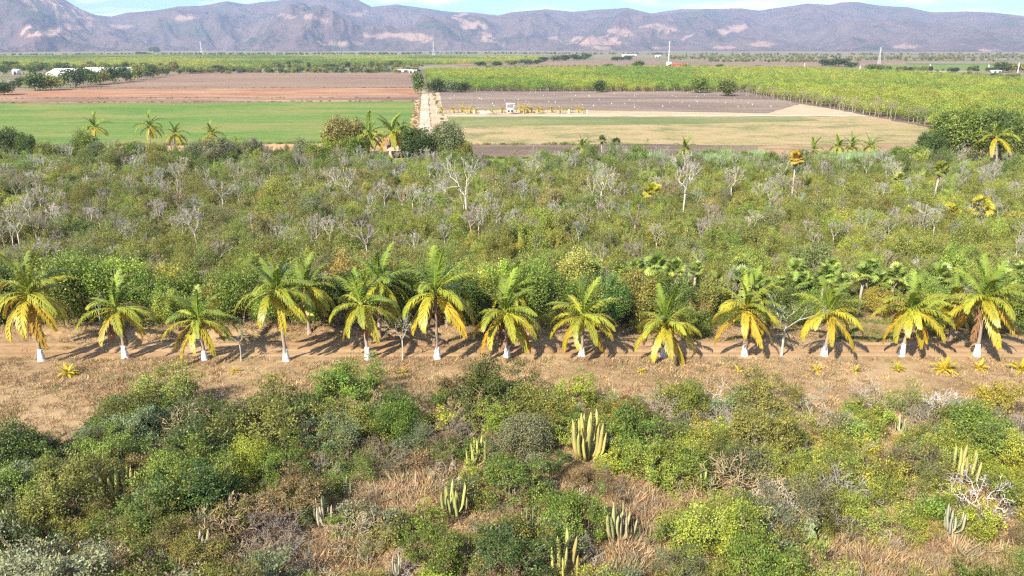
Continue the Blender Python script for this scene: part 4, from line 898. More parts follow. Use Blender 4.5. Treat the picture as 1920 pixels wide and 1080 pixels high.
for a in acc:
    x, y, r_, px, py = a; kd, st, c = mid_kind(*a)
    seen = -20 < px < 1940
    if seen and nind[kd] < (230 if kd == 'leaf' else 110) and y < 125:
        nind[kd] += 1
        if kd == 'leaf': put_shrub('scrub_bush', st, x, y, 1.15*r_/SHRUB[st][0][2], c, q, 'bush', GM, 'mid')
        else: put_bare('dry_bush', st, x, y, 1.15*r_/RB[st] if st != 'upright' else q.uniform(.45, .75), c, q, 'bare bush', 'leafless bushes in the scrub beyond the track', 'mid')
    else:
        if kd == 'leaf':
            fx = np.clip(px/1920, 0, 1); mean = np.array(lerp((.235, .250, .066), (.365, .395, .085), fx)) if py > 340 else np.array((.24, .30, .082))
            c = tuple(np.round(.55*np.array(c) + .45*mean, 3))
        rest.append((x, y, r_, kd, st, c))

# ------------------------------------------------------------------ masses too many to count
def scatter(name, items, protos, label, cat):
    """items: x, y, z, rot, sx, sz, proto number; protos: mesh lists with colour"""
    coll = bpy.data.collections.new(name + '_kinds'); kinds = []; pick = []
    for me, c in protos:
        if me not in kinds: kinds.append(me)
        pick.append(kinds.index(me))
    for k, me in enumerate(kinds):
        m2 = me.copy(); m2.materials[0] = MASS[me.materials[0].name]
        coll.objects.link(bpy.data.objects.new(f'{name}_kind_{k:03d}', m2))
    tones = np.array([protos[int(i[6])][1] for i in items]); qq = np.random.default_rng(5)
    tones = np.clip(tones*(1 + qq.normal(size=(len(tones), 1))*.15)*(1 + qq.normal(size=tones.shape)*.05), .01, .9)
    items = [tuple(i[:6]) + (pick[int(i[6])],) for i in items]
    it = np.array(items, float); me = bpy.data.meshes.new(name)
    me.vertices.add(len(it)); me.vertices.foreach_set('co', it[:, :3].astype(np.float32).ravel())
    a = me.attributes.new('turn', 'FLOAT_VECTOR', 'POINT'); a.data.foreach_set('vector', np.stack([0*it[:, 3], 0*it[:, 3], it[:, 3]], 1).astype(np.float32).ravel())
    a = me.attributes.new('size', 'FLOAT_VECTOR', 'POINT'); a.data.foreach_set('vector', it[:, [4, 4, 5]].astype(np.float32).ravel())
    a = me.attributes.new('pick', 'INT', 'POINT'); a.data.foreach_set('value', it[:, 6].astype(np.int32))
    a = me.attributes.new('tone', 'FLOAT_COLOR', 'POINT'); a.data.foreach_set('color', np.concatenate([tones, np.ones((len(tones), 1))], 1).astype(np.float32).ravel())
    o = link(name, me); tag(o, label, cat, None, 'stuff')
    ng = bpy.data.node_groups.new(name, 'GeometryNodeTree')
    ng.interface.new_socket('Geometry', in_out='INPUT', socket_type='NodeSocketGeometry'); ng.interface.new_socket('Geometry', in_out='OUTPUT', socket_type='NodeSocketGeometry')
    N, L = ng.nodes, ng.links
    gi, go = N.new('NodeGroupInput'), N.new('NodeGroupOutput')
    ci = N.new('GeometryNodeCollectionInfo'); ci.inputs['Collection'].default_value = coll; ci.inputs['Separate Children'].default_value = True; ci.inputs['Reset Children'].default_value = True
    ip = N.new('GeometryNodeInstanceOnPoints'); ip.inputs['Pick Instance'].default_value = True
    def na(nm, ty):
        x = N.new('GeometryNodeInputNamedAttribute'); x.data_type = ty; x.inputs['Name'].default_value = nm; return x.outputs[0]
    er = N.new('FunctionNodeEulerToRotation'); L.new(na('turn', 'FLOAT_VECTOR'), er.inputs[0])
    L.new(gi.outputs[0], ip.inputs['Points']); L.new(ci.outputs[0], ip.inputs['Instance']); L.new(er.outputs[0], ip.inputs['Rotation'])
    L.new(na('size', 'FLOAT_VECTOR'), ip.inputs['Scale']); L.new(na('pick', 'INT'), ip.inputs['Instance Index']); L.new(ip.outputs[0], go.inputs[0])
    md = o.modifiers.new('scatter', 'NODES'); md.node_group = ng
    return o
protos = []; pid = {}
def proto(me, c):
    k = (me.name, tuple(c))
    if k not in pid: pid[k] = len(protos); protos.append((me, c))
    return pid[k]
items = []
for x, y, r_, kd, st, c in rest:
    a = q.uniform(0, 6.28); z = gz(x, y)
    if kd == 'leaf':
        cr, stm, R_, H_ = SHRUB[st][int(q.integers(len(SHRUB[st])))]; s = 1.12*r_/R_
        items.append((x, y, z, a, s, s*q.uniform(.9, 1.75), proto(cr, c))); items.append((x, y, z, a, s, s, proto(stm, W_GREY)))
    else:
        me = BARE[st][int(q.integers(4))]; s = 1.15*r_/RB[st] if st != 'upright' else q.uniform(.6, .95); items.append((x, y, z, a, s, s, proto(me, c)))
scatter('scrub_thicket', items, protos, 'dense mass of mixed olive and brown scrub between track and fields', 'scrub')

# dry grass: tufts on the strip, in the clearings and under the shrubs
def tuft(seed, nb, R_, h0, w_):
    q = np.random.default_rng(seed); a = q.uniform(0, 6.28, nb); r_ = R_*np.sqrt(q.random(nb)); C = np.stack([np.cos(a)*r_, np.sin(a)*r_, 0*a - .03], 1)
    D = unit(np.stack([np.cos(a)*.5, np.sin(a)*.5, np.ones(nb)], 1) + q.normal(size=(nb, 3))*.35 + np.array([.25, .1, 0])); S_ = unit(np.cross(D, q.normal(size=(nb, 3))))
    return Geo().leaves(C, D, S_, h0*q.uniform(.5, 1.2, nb), w_, q.uniform(.1, .9, nb)).build('tuft', M_GRASS)
TUFT = [tuft(600 + k, 34, .38, .34, .035) for k in range(4)] + [tuft(610 + k, 30, .30, .20, .04) for k in range(3)] + [tuft(620 + k, 40, .40, .75, .04) for k in range(2)]
G_TAN, G_BRN, G_RED, G_GRN = (.47, .35, .20), (.37, .265, .15), (.40, .285, .18), (.22, .24, .07)
gp = [(me, c) for c in (G_TAN, G_BRN, G_RED, G_GRN) for me in TUFT]
items = []
q = np.random.default_rng(123)
n_ = 30000; ys = np.sqrt(q.uniform(31**2, 76**2, n_)); xs = q.uniform(-.74, .74, n_)*(ys*cP + CAM_H*sP); pxs, pys = P(xs, ys); zs = ground_z(xs, ys); pat = fbm(xs*.22, ys*.30, 33, 4); pat2 = fbm(xs*.06, ys*.10, 35, 3)
for x, y, px, py, z, p1, p2 in zip(xs, ys, pxs, pys, zs, pat, pat2):
    if 65.4 < y < 69.7 and not (67.3 < y < 68.1 and q.random() < .25 and p1 > .55): continue
    strip = py < edge(px) + 10
    if strip and q.random() > .22 + 1.5*(p1 - .3): continue
    clear = any(inpoly(px, py, c) for c in CLEAR[:4]) if not strip else False
    k = q.integers(0, 4) if q.random() < .55 else q.integers(4, 7)
    if clear and q.random() < .5: k = q.integers(7, 9)
    v = q.random() + (p2 - .5)*1.4
    c = 0 if v > .48 else (1 if v > .18 else 2)
    if clear: c = 2 if q.random() < .45 else (0 if q.random() < .6 else 1)
    if q.random() < .035 or (px > 1560 and px < 1690 and py < 640): c = 3
    s = q.uniform(.7, 1.4); items.append((x, y, z, q.uniform(0, 6.28), s, s*q.uniform(.6, 1.1), c*9 + k))
scatter('dry_grass', items, gp, 'dry tan grass over the strip and clearings', 'grass')
#%%FAR%%

# ------------------------------------------------------------------ far side: farm, plantation, orchards
q = np.random.default_rng(321)
def lowtree(R, H, n, leaf, seed, trunk): 
    ge, ce = crown_geo(R, H, n, leaf, seed, 8, .6, trunk/H*.9, 6, .16)
    return ge.build('crown', M_LEAF), stems_geo(ce[:4], .12, seed, trunk).build('trunk', M_BARK)
LOW = [lowtree(2.7, 4.2, 1100, .30, 700 + k, 1.5) for k in range(4)]
FART = [lowtree(4.5, 7.5, 1900, .75, 710 + k, 1.6) for k in range(4)]
GF = 'distant trees around the fields'
def far_tree(px, pb, hpx, wpx, col, label=None, seed=None, z=0.0):
    x, y = G(px, pb); H_ = hpx/FPX*y; R_ = wpx/2/FPX*y; cr, tr = FART[int(q.integers(4))]
    t = thing('distant_tree', (x, y, -.05), q.uniform(0, 6), (R_/4.2, R_/4.2, H_/9.4))
    link('crown', cr, t, color=jitc(col, q, .12)); link('trunk', tr, t, color=(.2, .16, .12))
    if label: tag(t, label, 'tree', GF)
    else: AUTO.append((t, f"{CN[col]} distant tree", 'tree', GF, 'far'))
for px, pb, hp, wp, c, lb in [
        (8, 178, 28, 40, C_DARK, 'dark round tree at the left edge before the greenhouses'), (36, 164, 20, 24, C_DARK, 'small dark tree left of the big tree by the greenhouses'), (66, 170, 34, 44, C_DARK, 'broad tree at the left end of the greenhouse tree row'), (96, 169, 32, 44, C_OLIVE, 'second tree from the left in the greenhouse tree row'),
        (142, 164, 38, 48, C_DARK, 'tallest dark tree in front of the long greenhouse'), (170, 160, 32, 34, C_DARK, 'dark tree right of the tallest one in the greenhouse row'), (188, 158, 30, 32, C_OLIVE, 'olive tree in the middle of the greenhouse row'), (212, 156, 32, 36, C_DARK, 'dense bluish tree before the long greenhouse middle'), (236, 153, 30, 32, C_DARK, 'dark tree before the right end of the long greenhouse'),
        (262, 149, 30, 30, C_GREEN, 'tree just past the right end of the long greenhouse'), (282, 146, 26, 26, C_DARK, 'third last tree of the greenhouse tree row'), (298, 143, 20, 22, C_OLIVE, 'second last tree of the greenhouse tree row'), (313, 141, 14, 18, C_DARK, 'last small tree of the greenhouse tree row'),
        (784, 176, 42, 26, C_DARK, 'tall dark tree at the top of the gravel road'), (806, 172, 24, 30, C_GREY, 'grey-green tree right of the gravel road top'), (822, 173, 26, 30, C_DARK, 'dark tree at the plantation corner by the gravel road'), (846, 173, 22, 28, C_SAGE, 'sage tree at the plantation corner'), (866, 173, 22, 28, C_DARK, 'second dark tree along the plantation front'),
        (1308, 174, 30, 34, C_GREEN, 'bright green tree standing out at the plantation front'), (1361, 180, 32, 36, C_GREEN, 'rounded green tree right of the bright one at the plantation front'), (1124, 173, 22, 28, C_DARK, 'dark tree amid the plantation front row'),
        (1020, 116, 10, 22, C_DARK, None), (1040, 115, 11, 22, C_DARK, None), (1060, 114, 12, 24, C_DARK, None), (1080, 113, 12, 24, C_DARK, None), (1098, 112, 13, 24, C_DARK, None), (900, 124, 9, 26, C_DARK, None), (930, 124, 9, 26, C_DARK, None), (960, 122, 11, 26, C_OLIVE, None), (985, 121, 11, 24, C_DARK, None), (1008, 120, 9, 22, C_DARK, None),
        (1158, 114, 9, 22, C_DARK, None), (1178, 113, 9, 22, C_DARK, None), (1196, 129, 16, 24, C_DARK, None), (1284, 128, 9, 18, C_OLIVE, None), (1322, 128, 8, 20, C_OLIVE, None), (1350, 128, 8, 18, C_DARK, None), (1420, 128, 6, 14, C_DARK, None), (1140, 127, 8, 26, C_OLIVE, None), (1548, 124, 14, 26, C_DARK, None), (1572, 125, 18, 34, C_DARK, None), (1596, 127, 12, 24, C_DARK, None),
        (1640, 134, 14, 40, C_GREEN, None), (1790, 135, 8, 18, C_DARK, None), (1880, 136, 20, 36, C_DARK, None), (1905, 135, 16, 30, C_OLIVE, None), (290, 99, 13, 18, C_DARK, None), (265, 103, 7, 18, C_DARK, None), (410, 135, 14, 24, C_DARK, None), (380, 137, 13, 26, C_OLIVE, None), (360, 138, 12, 24, C_GREEN, None), (560, 124, 12, 20, C_DARK, None), (740, 125, 12, 20, C_DARK, None), (620, 128, 10, 20, C_DARK, None), (20, 128, 14, 30, C_DARK, None), (80, 130, 12, 30, C_DARK, None), (490, 128, 9, 20, C_GREEN, None)]:
    far_tree(px, pb, hp, wp, c, lb)
# farmstead cluster and the big tree at the right: large leafy crowns
def big(px, pb, hpx, wpx, col, label, st='bigtree'):
    x, y = G(px, pb); v = SHRUB[st][int(q.integers(len(SHRUB[st])))]; s = wpx/2/ppm(y)/v[2]; sz = hpx/ppm(y)/.94/v[3]
    t = thing('large_tree', (x, y, gz(x, y)), q.uniform(0, 6), (s, s, sz)); link('crown', v[0], t, color=col); link('trunk', v[1], t, color=(.25, .2, .16))
    tag(t, label, 'tree', 'large trees by the fields')
big(786, 300, 54, 86, C_DARK, 'dense dark green tree of the farmstead, beside the gravel road'); big(838, 300, 60, 76, lerp(C_DARK, C_GREY, .5), 'grey-leaved tree at the right end of the farmstead'); big(866, 302, 34, 50, C_OLIVE, 'low olive tree at the right foot of the farmstead trees')
big(648, 294, 64, 84, lerp(C_BROWN, C_OLIVE, .5), 'reddish brown tree at the left end of the farmstead'); big(630, 297, 38, 58, C_LIME, 'light green broad-leaved tree below the reddish brown one'); big(670, 298, 40, 56, C_GREEN, 'green tree between the brown tree and the palms')
big(1790, 300, 82, 124, C_GREEN, 'huge spreading tree at the right below the plantation'); big(1872, 305, 88, 100, C_DARK, 'dark spreading tree right of the huge one'); big(1745, 303, 50, 60, C_DARK, 'dark lower tree at the left foot of the huge tree'); big(1925, 312, 80, 90, C_GREEN, 'large green tree cut by the right edge'); big(1700, 318, 36, 80, C_GREEN, 'low green tree below the huge spreading tree')
big(20, 302, 52, 66, C_DARK, 'dark dense tree at the left edge before the green field'); big(55, 304, 46, 44, C_DARK, 'dark tree right of the one at the left edge'); big(185, 303, 32, 40, lerp(C_DARK, C_GREY, .6), 'grey-branched tree under the leftmost far palm'); big(110, 302, 26, 36, C_GREEN, 'green tree left of the grey-branched tree'); big(255, 306, 34, 50, C_GREEN, 'green tree under the second far palm'); big(478, 312, 48, 44, C_GREY, 'pale grey tree standing before the green field')
for k, (px, w_, c) in enumerate([(230, 40, C_DARK), (300, 46, C_OLIVE), (350, 44, C_GREEN), (395, 40, C_GREY), (430, 38, C_DARK), (540, 42, C_GREEN), (590, 44, C_OLIVE)]):
    big(px, 318 + 4*(k % 3), 32, w_, c, f"{['first', 'second', 'third', 'fourth', 'fifth', 'sixth', 'seventh'][k]} leafy tree from left along the scrub's upper edge", 'tree')
for k, px in enumerate([1065, 1100, 1290, 1330, 1390, 1440, 1500, 1545, 1670]):
    big(px, 306 + 3*(k % 3), 22, 44, [C_GREEN, C_OLIVE, C_DARK][k % 3], f"{ORD[k]} low tree from left between the reeds and dry field", 'tree')
qe = np.random.default_rng(61); NW = ['eighth', 'ninth', 'tenth', 'eleventh', 'twelfth', 'thirteenth', 'fourteenth', 'fifteenth', 'sixteenth', 'seventeenth', 'eighteenth', 'nineteenth']
ue = sorted(list(qe.uniform(60, 600, 14)) + list(qe.uniform(880, 1080, 5)) + list(qe.uniform(1150, 1720, 9)))
for k, px in enumerate(ue):
    t = 40 if px < 600 else 26
    x, y = G(px, upper(px) + qe.uniform(2, 14)); st = 'tree' if qe.random() < .7 else 'large'; v = SHRUB[st][int(qe.integers(len(SHRUB[st])))]; hpx = t*qe.uniform(.75, 1.25); c = [C_GREEN, C_OLIVE, C_DARK, C_SAGE, C_GREY][qe.choice(5, p=[.3, .2, .2, .15, .15])]
    o = thing('edge_tree', (x, y, gz(x, y)), qe.uniform(0, 6), (hpx*.62/ppm(y)/v[2], hpx*.62/ppm(y)/v[2], hpx/ppm(y)/v[3])); link('crown', v[0], o, color=c); link('trunk', v[1], o, color=W_GREY)
    AUTO.append((o, f"{CN[c]} scrub-edge tree", 'tree', "trees along the scrub's far edge", 'far'))
# shack
x, y = G(752, 296); t = thing('shack', (x, y, 0), .15, 1, 'small shack with pinkish thatched roof under the farmstead trees', 'shack')
M_THATCH = paint_mat('thatch', (.48, .34, .26), .95, .3, 2.0); M_WALL = paint_mat('plaster', (.62, .55, .48), .9, .25, .8); M_DARKW = paint_mat('dark_opening', (.04, .035, .03), .8, .2, 1)
g_ = Geo(); g_.add([(-3.4, -2.4, 2.1), (3.4, -2.4, 2.1), (3.4, 0, 3.3), (-3.4, 0, 3.3), (3.4, 2.4, 2.1), (-3.4, 2.4, 2.1), (-3.4, -2.4, 2.0), (3.4, -2.4, 2.0), (3.4, 0, 3.15), (-3.4, 0, 3.15), (3.4, 2.4, 2.0), (-3.4, 2.4, 2.0)],
    [(0, 1, 2, 3), (3, 2, 4, 5), (7, 6, 9, 8), (8, 9, 11, 10), (0, 6, 7, 1), (5, 4, 10, 11)]); link('roof', g_.build('roof', M_THATCH), t)
for sx_ in (-3, 0, 3):
    for sy_ in (-2, 2): link('post', Geo().tube([[sx_, sy_, 0], [sx_, sy_, 2.2]], .09, 6).build('post', M_BARK), t, color=(.25, .18, .12))
link('wall', Geo().box(-2.9, 2.9, 1.0, 1.2, 0, 2.1).build('wall', M_WALL), t)
# gate shelter by the farm track
x, y = G(957, 214); t = thing('gate_shelter', (x, y, 0), 0, 1, 'small white two-storey gate shelter with pink lower wall among yellow palms', 'shelter')
M_PINK = paint_mat('pink_wall', (.66, .52, .45), .85, .2, .8)
link('lower_wall', Geo().box(-1.5, 1.5, -.9, .9, 0, 2.3).build('lower_wall', M_PINK), t)
link('floor_slab', Geo().box(-1.75, 1.75, -1.1, 1.1, 2.302, 2.5).build('floor_slab', M_WHITE), t)
for sx_ in (-1.45, 1.45):
    for sy_ in (-.85, .85): link('pillar', Geo().box(sx_ - .16, sx_ + .16, sy_ - .16, sy_ + .16, 2.502, 4.0).build('pillar', M_WHITE), t)
link('roof', Geo().box(-1.85, 1.85, -1.2, 1.2, 4.002, 4.45).build('roof', M_WHITE), t)
for sx_ in (-1.1, 1.1): link('window', Geo().box(sx_*.6 - .35, sx_*.6 + .35, -.93, -.89, .9, 1.8).build('window', M_DARKW), t)
for k, (px, hp) in enumerate([(819, 12), (889, 9), (1067, 10), (1101, 9)]):
    x, y = G(px, 216); o = link('gate_post', Geo().box(-.22, .22, -.22, .22, 0, hp/ppm(y)).box(-.3, .3, -.3, .3, hp/ppm(y) + .002, hp/ppm(y) + .15).build('gate_post', M_WHITE), None, (x, y, 0))
    tag(o, f"{['first', 'second', 'third', 'fourth'][k]} white square post from left along the pale farm track", 'post', 'posts along the farm track')
x, y = G(911, 213); tag(link('low_wall', Geo().box(-2.5, 2.5, -.2, .2, 0, .8).box(-2.6, 2.6, -.28, .28, .802, .95).build('low_wall', M_WHITE), None, (x, y, 0)), 'low white wall left of the gate shelter', 'wall')
# the small yellow palms round the shelter
for k, (px, hp, yel) in enumerate([(829, 15, .8), (850, 14, .9), (866, 15, .9), (882, 16, .9), (893, 10, .7), (911, 9, .2), (923, 13, .3), (941, 15, .9), (976, 16, .95), (982, 12, .95), (988, 17, .9), (996, 13, .9), (1009, 16, 1.0), (1013, 11, .9), (1034, 14, .7), (1050, 14, 1.0), (1067, 13, .5), (1083, 13, .9), (1092, 12, .6)]):
    x, y = G(px, 213 - (k % 3)); h_ = hp/ppm(y); qq = np.random.default_rng(2600 + k)
    t = thing('small_palm', (x, y, 0), 0, 1, f"{(ORD[:12] + ['thirteenth', 'fourteenth', 'fifteenth', 'sixteenth', 'seventeenth', 'eighteenth', 'last'])[k]} small {'golden' if yel > .6 else 'greenish'} palm from left near the gate shelter", 'palm tree', 'small palms around the gate shelter')
    link('trunk', Geo().tube([[0, 0, -.1], [0, 0, h_*.5]], [.22, .14], 6).build('trunk', M_BARK), t, color=(.4, .3, .2))
    for i in range(12):
        e = 78 - 105*i/11; kk = int(np.argmin([abs(e - z[0]) for z in FR_E]))
        link('frond', FROND[kk][i % 3], t, (0, 0, h_*.5), (0, 0, i*2.4 + qq.normal()*.2), h_*.28*qq.uniform(.85, 1.1), jitc(lerp(F_YG, F_YEL, yel), qq, .1))
# marker stakes in the ploughed field, in slanting rows
stk = Geo().box(-.12, .12, -.12, .12, 0, 1.0).build('stake', M_WHITE); ns_ = 0
for r_ in range(5):
    for k in range(17):
        px = 835 + k*37 + r_*13 + q.normal()*12; py = 175 + r_*6.5 + q.normal()*2.5
        if py > 172 + 40 or px > 1380 + (py - 172)*2.5 or (py > 204 and px < 1100): continue
        x, y = G(px, py); tag(link('stake', stk, None, (x, y, 0), (q.normal()*.12, q.normal()*.12, 0), q.uniform(.4, .9)), 'thin white marker stake standing in the ploughed field', 'stake', 'marker stakes in the ploughed field')
# bare trees with pale trunks along the edge between dry field and plantation
for k in range(34):
    f = k/33; px = 1385 + f*350 + q.normal()*3; py = 178 + 57*f**1.1 + q.normal()*1.2
    x, y = G(px, py); H_ = q.uniform(5.0, 6.5)
    put_bare('hedge_tree', 'upright', x, y, H_/5.4, lerp(W_GREY, W_PALE, q.random()*.5) if False else W_GREY, q, 'bare tree', 'leafless trees edging the plantation', 'hedge', desc='grey leafless tree')
# plantation canopy
PL = [G(*p) for p in [(806, 171), (1388, 172), (1740, 236), (1800, 262), (2300, 330), (2300, 163), (1900, 157), (1700, 143), (1500, 132.5), (1180, 131.5), (800, 136.5)]]
lo = np.min(PL, 0); hi = np.max(PL, 0); sp = 5.0; pl_items = []
protos = [(LOW[k][0], c) for c in ((.25, .33, .045), (.33, .37, .05), (.19, .28, .04), (.31, .34, .055)) for k in range(4)] + [(LOW[k][1], (.30, .26, .21)) for k in range(4)]
gx_, gy_ = np.meshgrid(np.arange(lo[0], hi[0], sp), np.arange(lo[1], hi[1], sp)); gx_ = gx_.ravel() + q.normal(size=gx_.size)*.9; gy_ = gy_.ravel() + q.normal(size=gy_.size)*.9
ins = inpoly(gx_, gy_, PL); gx_, gy_ = gx_[ins], gy_[ins]; pq, _ = P(gx_, gy_); vis = (pq > -60) & (pq < 1990); gx_, gy_, pq = gx_[vis], gy_[vis], pq[vis]
tone = fbm(gx_*.018, gy_*.010, 44, 4)
for x, y, tn, px in zip(gx_, gy_, tone, pq):
    if q.random() < .04: continue
    v = tn + q.normal()*.07 + (.06 if px > 1300 else -.03) - (.12 if (y < 560 and px < 1150) else 0); c = 2 if v < .40 else (0 if v < .53 else (1 if v < .66 else 3)); k = int(q.integers(4)); a = q.uniform(0, 6.28); s = q.uniform(.9, 1.25)
    pl_items.append((x, y, 0, a, s, s*q.uniform(.85, 1.1), c*4 + k))
    if y < 620: pl_items.append((x, y, 0, a, s, s, 16 + k))
scatter('plantation_trees', pl_items, protos, 'yellow-green canopy of the large tree plantation behind the dry fields', 'plantation')
# far orchard in rows
or_items = []; protos = [(LOW[k][0], c) for c in ((.26, .34, .05), (.36, .38, .05), (.17, .23, .04)) for k in range(4)]
OR = [G(*p) for p in [(-150, 129), (330, 131), (700, 126), (860, 121), (1010, 116), (1020, 108), (300, 105), (-150, 106)]]
lo = np.min(OR, 0); hi = np.max(OR, 0)
gx_, gy_ = np.meshgrid(np.arange(lo[0], hi[0], 8.5), np.arange(lo[1], hi[1], 8.0)); gx_ = gx_ + .35*(gy_ - 1200); gx_, gy_ = gx_.ravel(), gy_.ravel()
ins = inpoly(gx_, gy_, OR); gx_, gy_ = gx_[ins], gy_[ins]; tone = fbm(gx_*.006, gy_*.004, 46, 4)
for x, y, tn in zip(gx_, gy_, tone):
    v = tn + q.normal()*.06; c = 2 if v < .40 else (0 if v < .52 else 1); s = q.uniform(.95, 1.25)
    or_items.append((x + q.normal()*.5, y + q.normal()*.5, 0, q.uniform(0, 6.28), s, s*.95, c*4 + int(q.integers(4))))
scatter('orchard_trees', or_items, protos, 'rows of yellow-green orchard trees far behind the fields', 'orchard')
# tree belts scattered over the plain
bt = []; protos = [(FART[k][0], c) for c in (C_DARK, C_OLIVE, C_GREY, C_GREEN) for k in range(4)]
def belt(x0, y0, x1, y1, n_, s0=.9, thick=1.0, cols=(0, 1, 2, 3)):
    for _ in range(n_):
        f = q.random(); x, y = G(x0 + (x1 - x0)*f + q.normal()*2, y0 + (y1 - y0)*f + q.normal()*thick*.5); s = q.uniform(.6, 1.3)*s0
        bt.append((x, y, 0, q.uniform(0, 6.28), s, s*q.uniform(.7, 1.0), int(q.choice(cols))*4 + int(q.integers(4))))
belt(-100, 133, 330, 133, 150, .95, 5, (0, 3, 1)); belt(330, 136, 790, 134, 190, .6, 3, (1, 2, 0, 3)); belt(500, 127, 800, 126, 60, .8, 2, (0, 1, 3)); belt(0, 104, 300, 103, 90, .8, .8); belt(300, 103, 780, 102, 220, .9, 1.0, (0, 1, 3)); belt(760, 100.5, 1250, 102, 160, .9, 1.0, (2, 1, 0)); belt(1250, 110, 1560, 108, 160, .8, 4, (2, 1)); belt(1560, 112, 1920, 108, 260, .8, 5, (2, 1, 2)); belt(1330, 115, 1530, 116, 90, .7, 1.5, (3, 1)); belt(1560, 140, 1920, 150, 170, .55, 5, (1, 2, 3, 0)); belt(1640, 132, 1900, 134, 40, .6, 2, (0, 3))
belt(1300, 104, 1930, 103, 150, .9, 1.5, (2, 1)); belt(860, 112, 1000, 111, 40, .7, 1, (2, 1)); belt(900, 127, 1300, 128, 70, .4, 1.2, (1, 2))
scatter('distant_woods', bt, protos, 'dark belts of far trees scattered over the plain before the hills', 'woods')
# weeds along the field margins
wd = []; protos = [(SHRUB['small'][k][0], c) for c in (C_OLIVE, C_GREY, C_GREEN, C_BROWN) for k in range(4)]
for x0, y0, x1, y1, n_ in ((0, 193.5, 779, 190, 120), (110, 166, 788, 165, 60), (330, 137.5, 786, 136, 120), (781, 190, 776, 250, 40), (812, 172, 842, 260, 90), (860, 272, 1100, 271, 40), (880, 297, 1100, 298, 60), (0, 277, 640, 268, 140), (60, 290, 640, 288, 160), (0, 185, 780, 184, 80)):
    for _ in range(n_):
        f = q.random(); x, y = G(x0 + (x1 - x0)*f + q.normal()*2, y0 + (y1 - y0)*f + q.normal()*(.5 if y0 > 180 else .2)); s = q.uniform(.25, .8)
        wd.append((x, y, 0, q.uniform(0, 6.28), s*1.3, s*.8, int(q.integers(16))))
scatter('margin_weeds', wd, protos, 'low weeds and tufts along the edges of the fields', 'weeds')
# reeds
blade = []
for k in range(3):
    qq = np.random.default_rng(800 + k); n_ = 40; a = qq.uniform(0, 6.28, n_); r_ = .9*np.sqrt(qq.random(n_)); C = np.stack([np.cos(a)*r_, np.sin(a)*r_, 0*a - .1], 1)
    D = unit(np.stack([qq.normal(size=n_)*.16, qq.normal(size=n_)*.16, np.ones(n_)], 1)); S_ = unit(np.cross(D, qq.normal(size=(n_, 3)))); blade.append(Geo().leaves(C, D, S_, qq.uniform(1.8, 3.2, n_), .13, qq.uniform(.2, .75, n_)).build('reed_tuft', M_GRASS))
it = []
for poly, n_ in (([(1255, 320), (1420, 318), (1440, 302), (1290, 303)], 420), ([(1520, 322), (1660, 318), (1650, 303), (1540, 304)], 380), ([(1100, 312), (1250, 318), (1240, 303), (1150, 300)], 160)):
    c_ = 0
    while c_ < n_:
        px, py = q.uniform(1090, 1670), q.uniform(298, 324)
        if inpoly(px, py, poly): x, y = G(px, py); it.append((x, y, 0, q.uniform(0, 6.28), 1.1, q.uniform(.8, 1.15), int(q.integers(3)))); c_ += 1
scatter('reed_bed', it, [(b_, (.30, .40, .20)) for b_ in blade], 'pale bluish green reeds at the upper edge of the scrub', 'reeds')

# ------------------------------------------------------------------ buildings and pylons on the plain
M_ROOF = paint_mat('white_roof', (.80, .80, .80), .5, .08, .05); M_GWALL = paint_mat('sheet_wall', (.58, .62, .66), .6, .2, .1); M_RED = paint_mat('red_paint', (.55, .10, .06), .7, .2, .2)
M_STEEL = paint_mat('galvanised_steel', (.50, .50, .50), .5, .15, 1)
def greenhouse(px0, px1, pb, ptop, bays, label):
    (x0, y), (x1, _) = G(px0, pb), G(px1, pb); W = x1 - x0; H_ = (pb - ptop)/FPX*y*.95; D_ = 30
    t = thing('greenhouse', ((x0 + x1)/2, y, 0), 0, 1, label, 'greenhouse', 'greenhouses behind the dark tree row')
    bw = W/bays; eh = H_*.52
    for k in range(bays):
        a = -W/2 + k*bw
        link('wall', Geo().box(a + .02, a + bw - .02, 0, .15, 0, eh).build('wall', M_GWALL), t)
        g_ = Geo(); g_.add([(a, -.3, eh), (a + bw - .12, -.3, eh), (a + bw - .12, D_/2, H_), (a, D_/2, H_), (a + bw - .12, D_ + .3, eh), (a, D_ + .3, eh), (a, -.3, eh - .15), (a + bw - .12, -.3, eh - .15), (a + bw - .12, D_ + .3, eh - .15), (a, D_ + .3, eh - .15)],
            [(0, 1, 2, 3), (3, 2, 4, 5), (6, 7, 1, 0), (4, 8, 9, 5)]); link('roof_panel', g_.build('roof_panel', M_ROOF), t)
    for sx_ in (-W/2 + .1, W/2 - .25):
        g_ = Geo(); g_.add([(sx_, 0.2, 0), (sx_, D_, 0), (sx_, D_, eh - .16), (sx_, D_/2, H_ - .2), (sx_, .2, eh - .16)], None, [(0, 1, 2), (0, 2, 4), (2, 3, 4)]); link('end_wall', g_.build('end_wall', M_GWALL), t)
greenhouse(88, 139, 147, 129, 4, 'shorter white-roofed greenhouse at the left of the pair'); greenhouse(148, 257, 143, 127, 9, 'long white-roofed greenhouse behind the dark tree row')
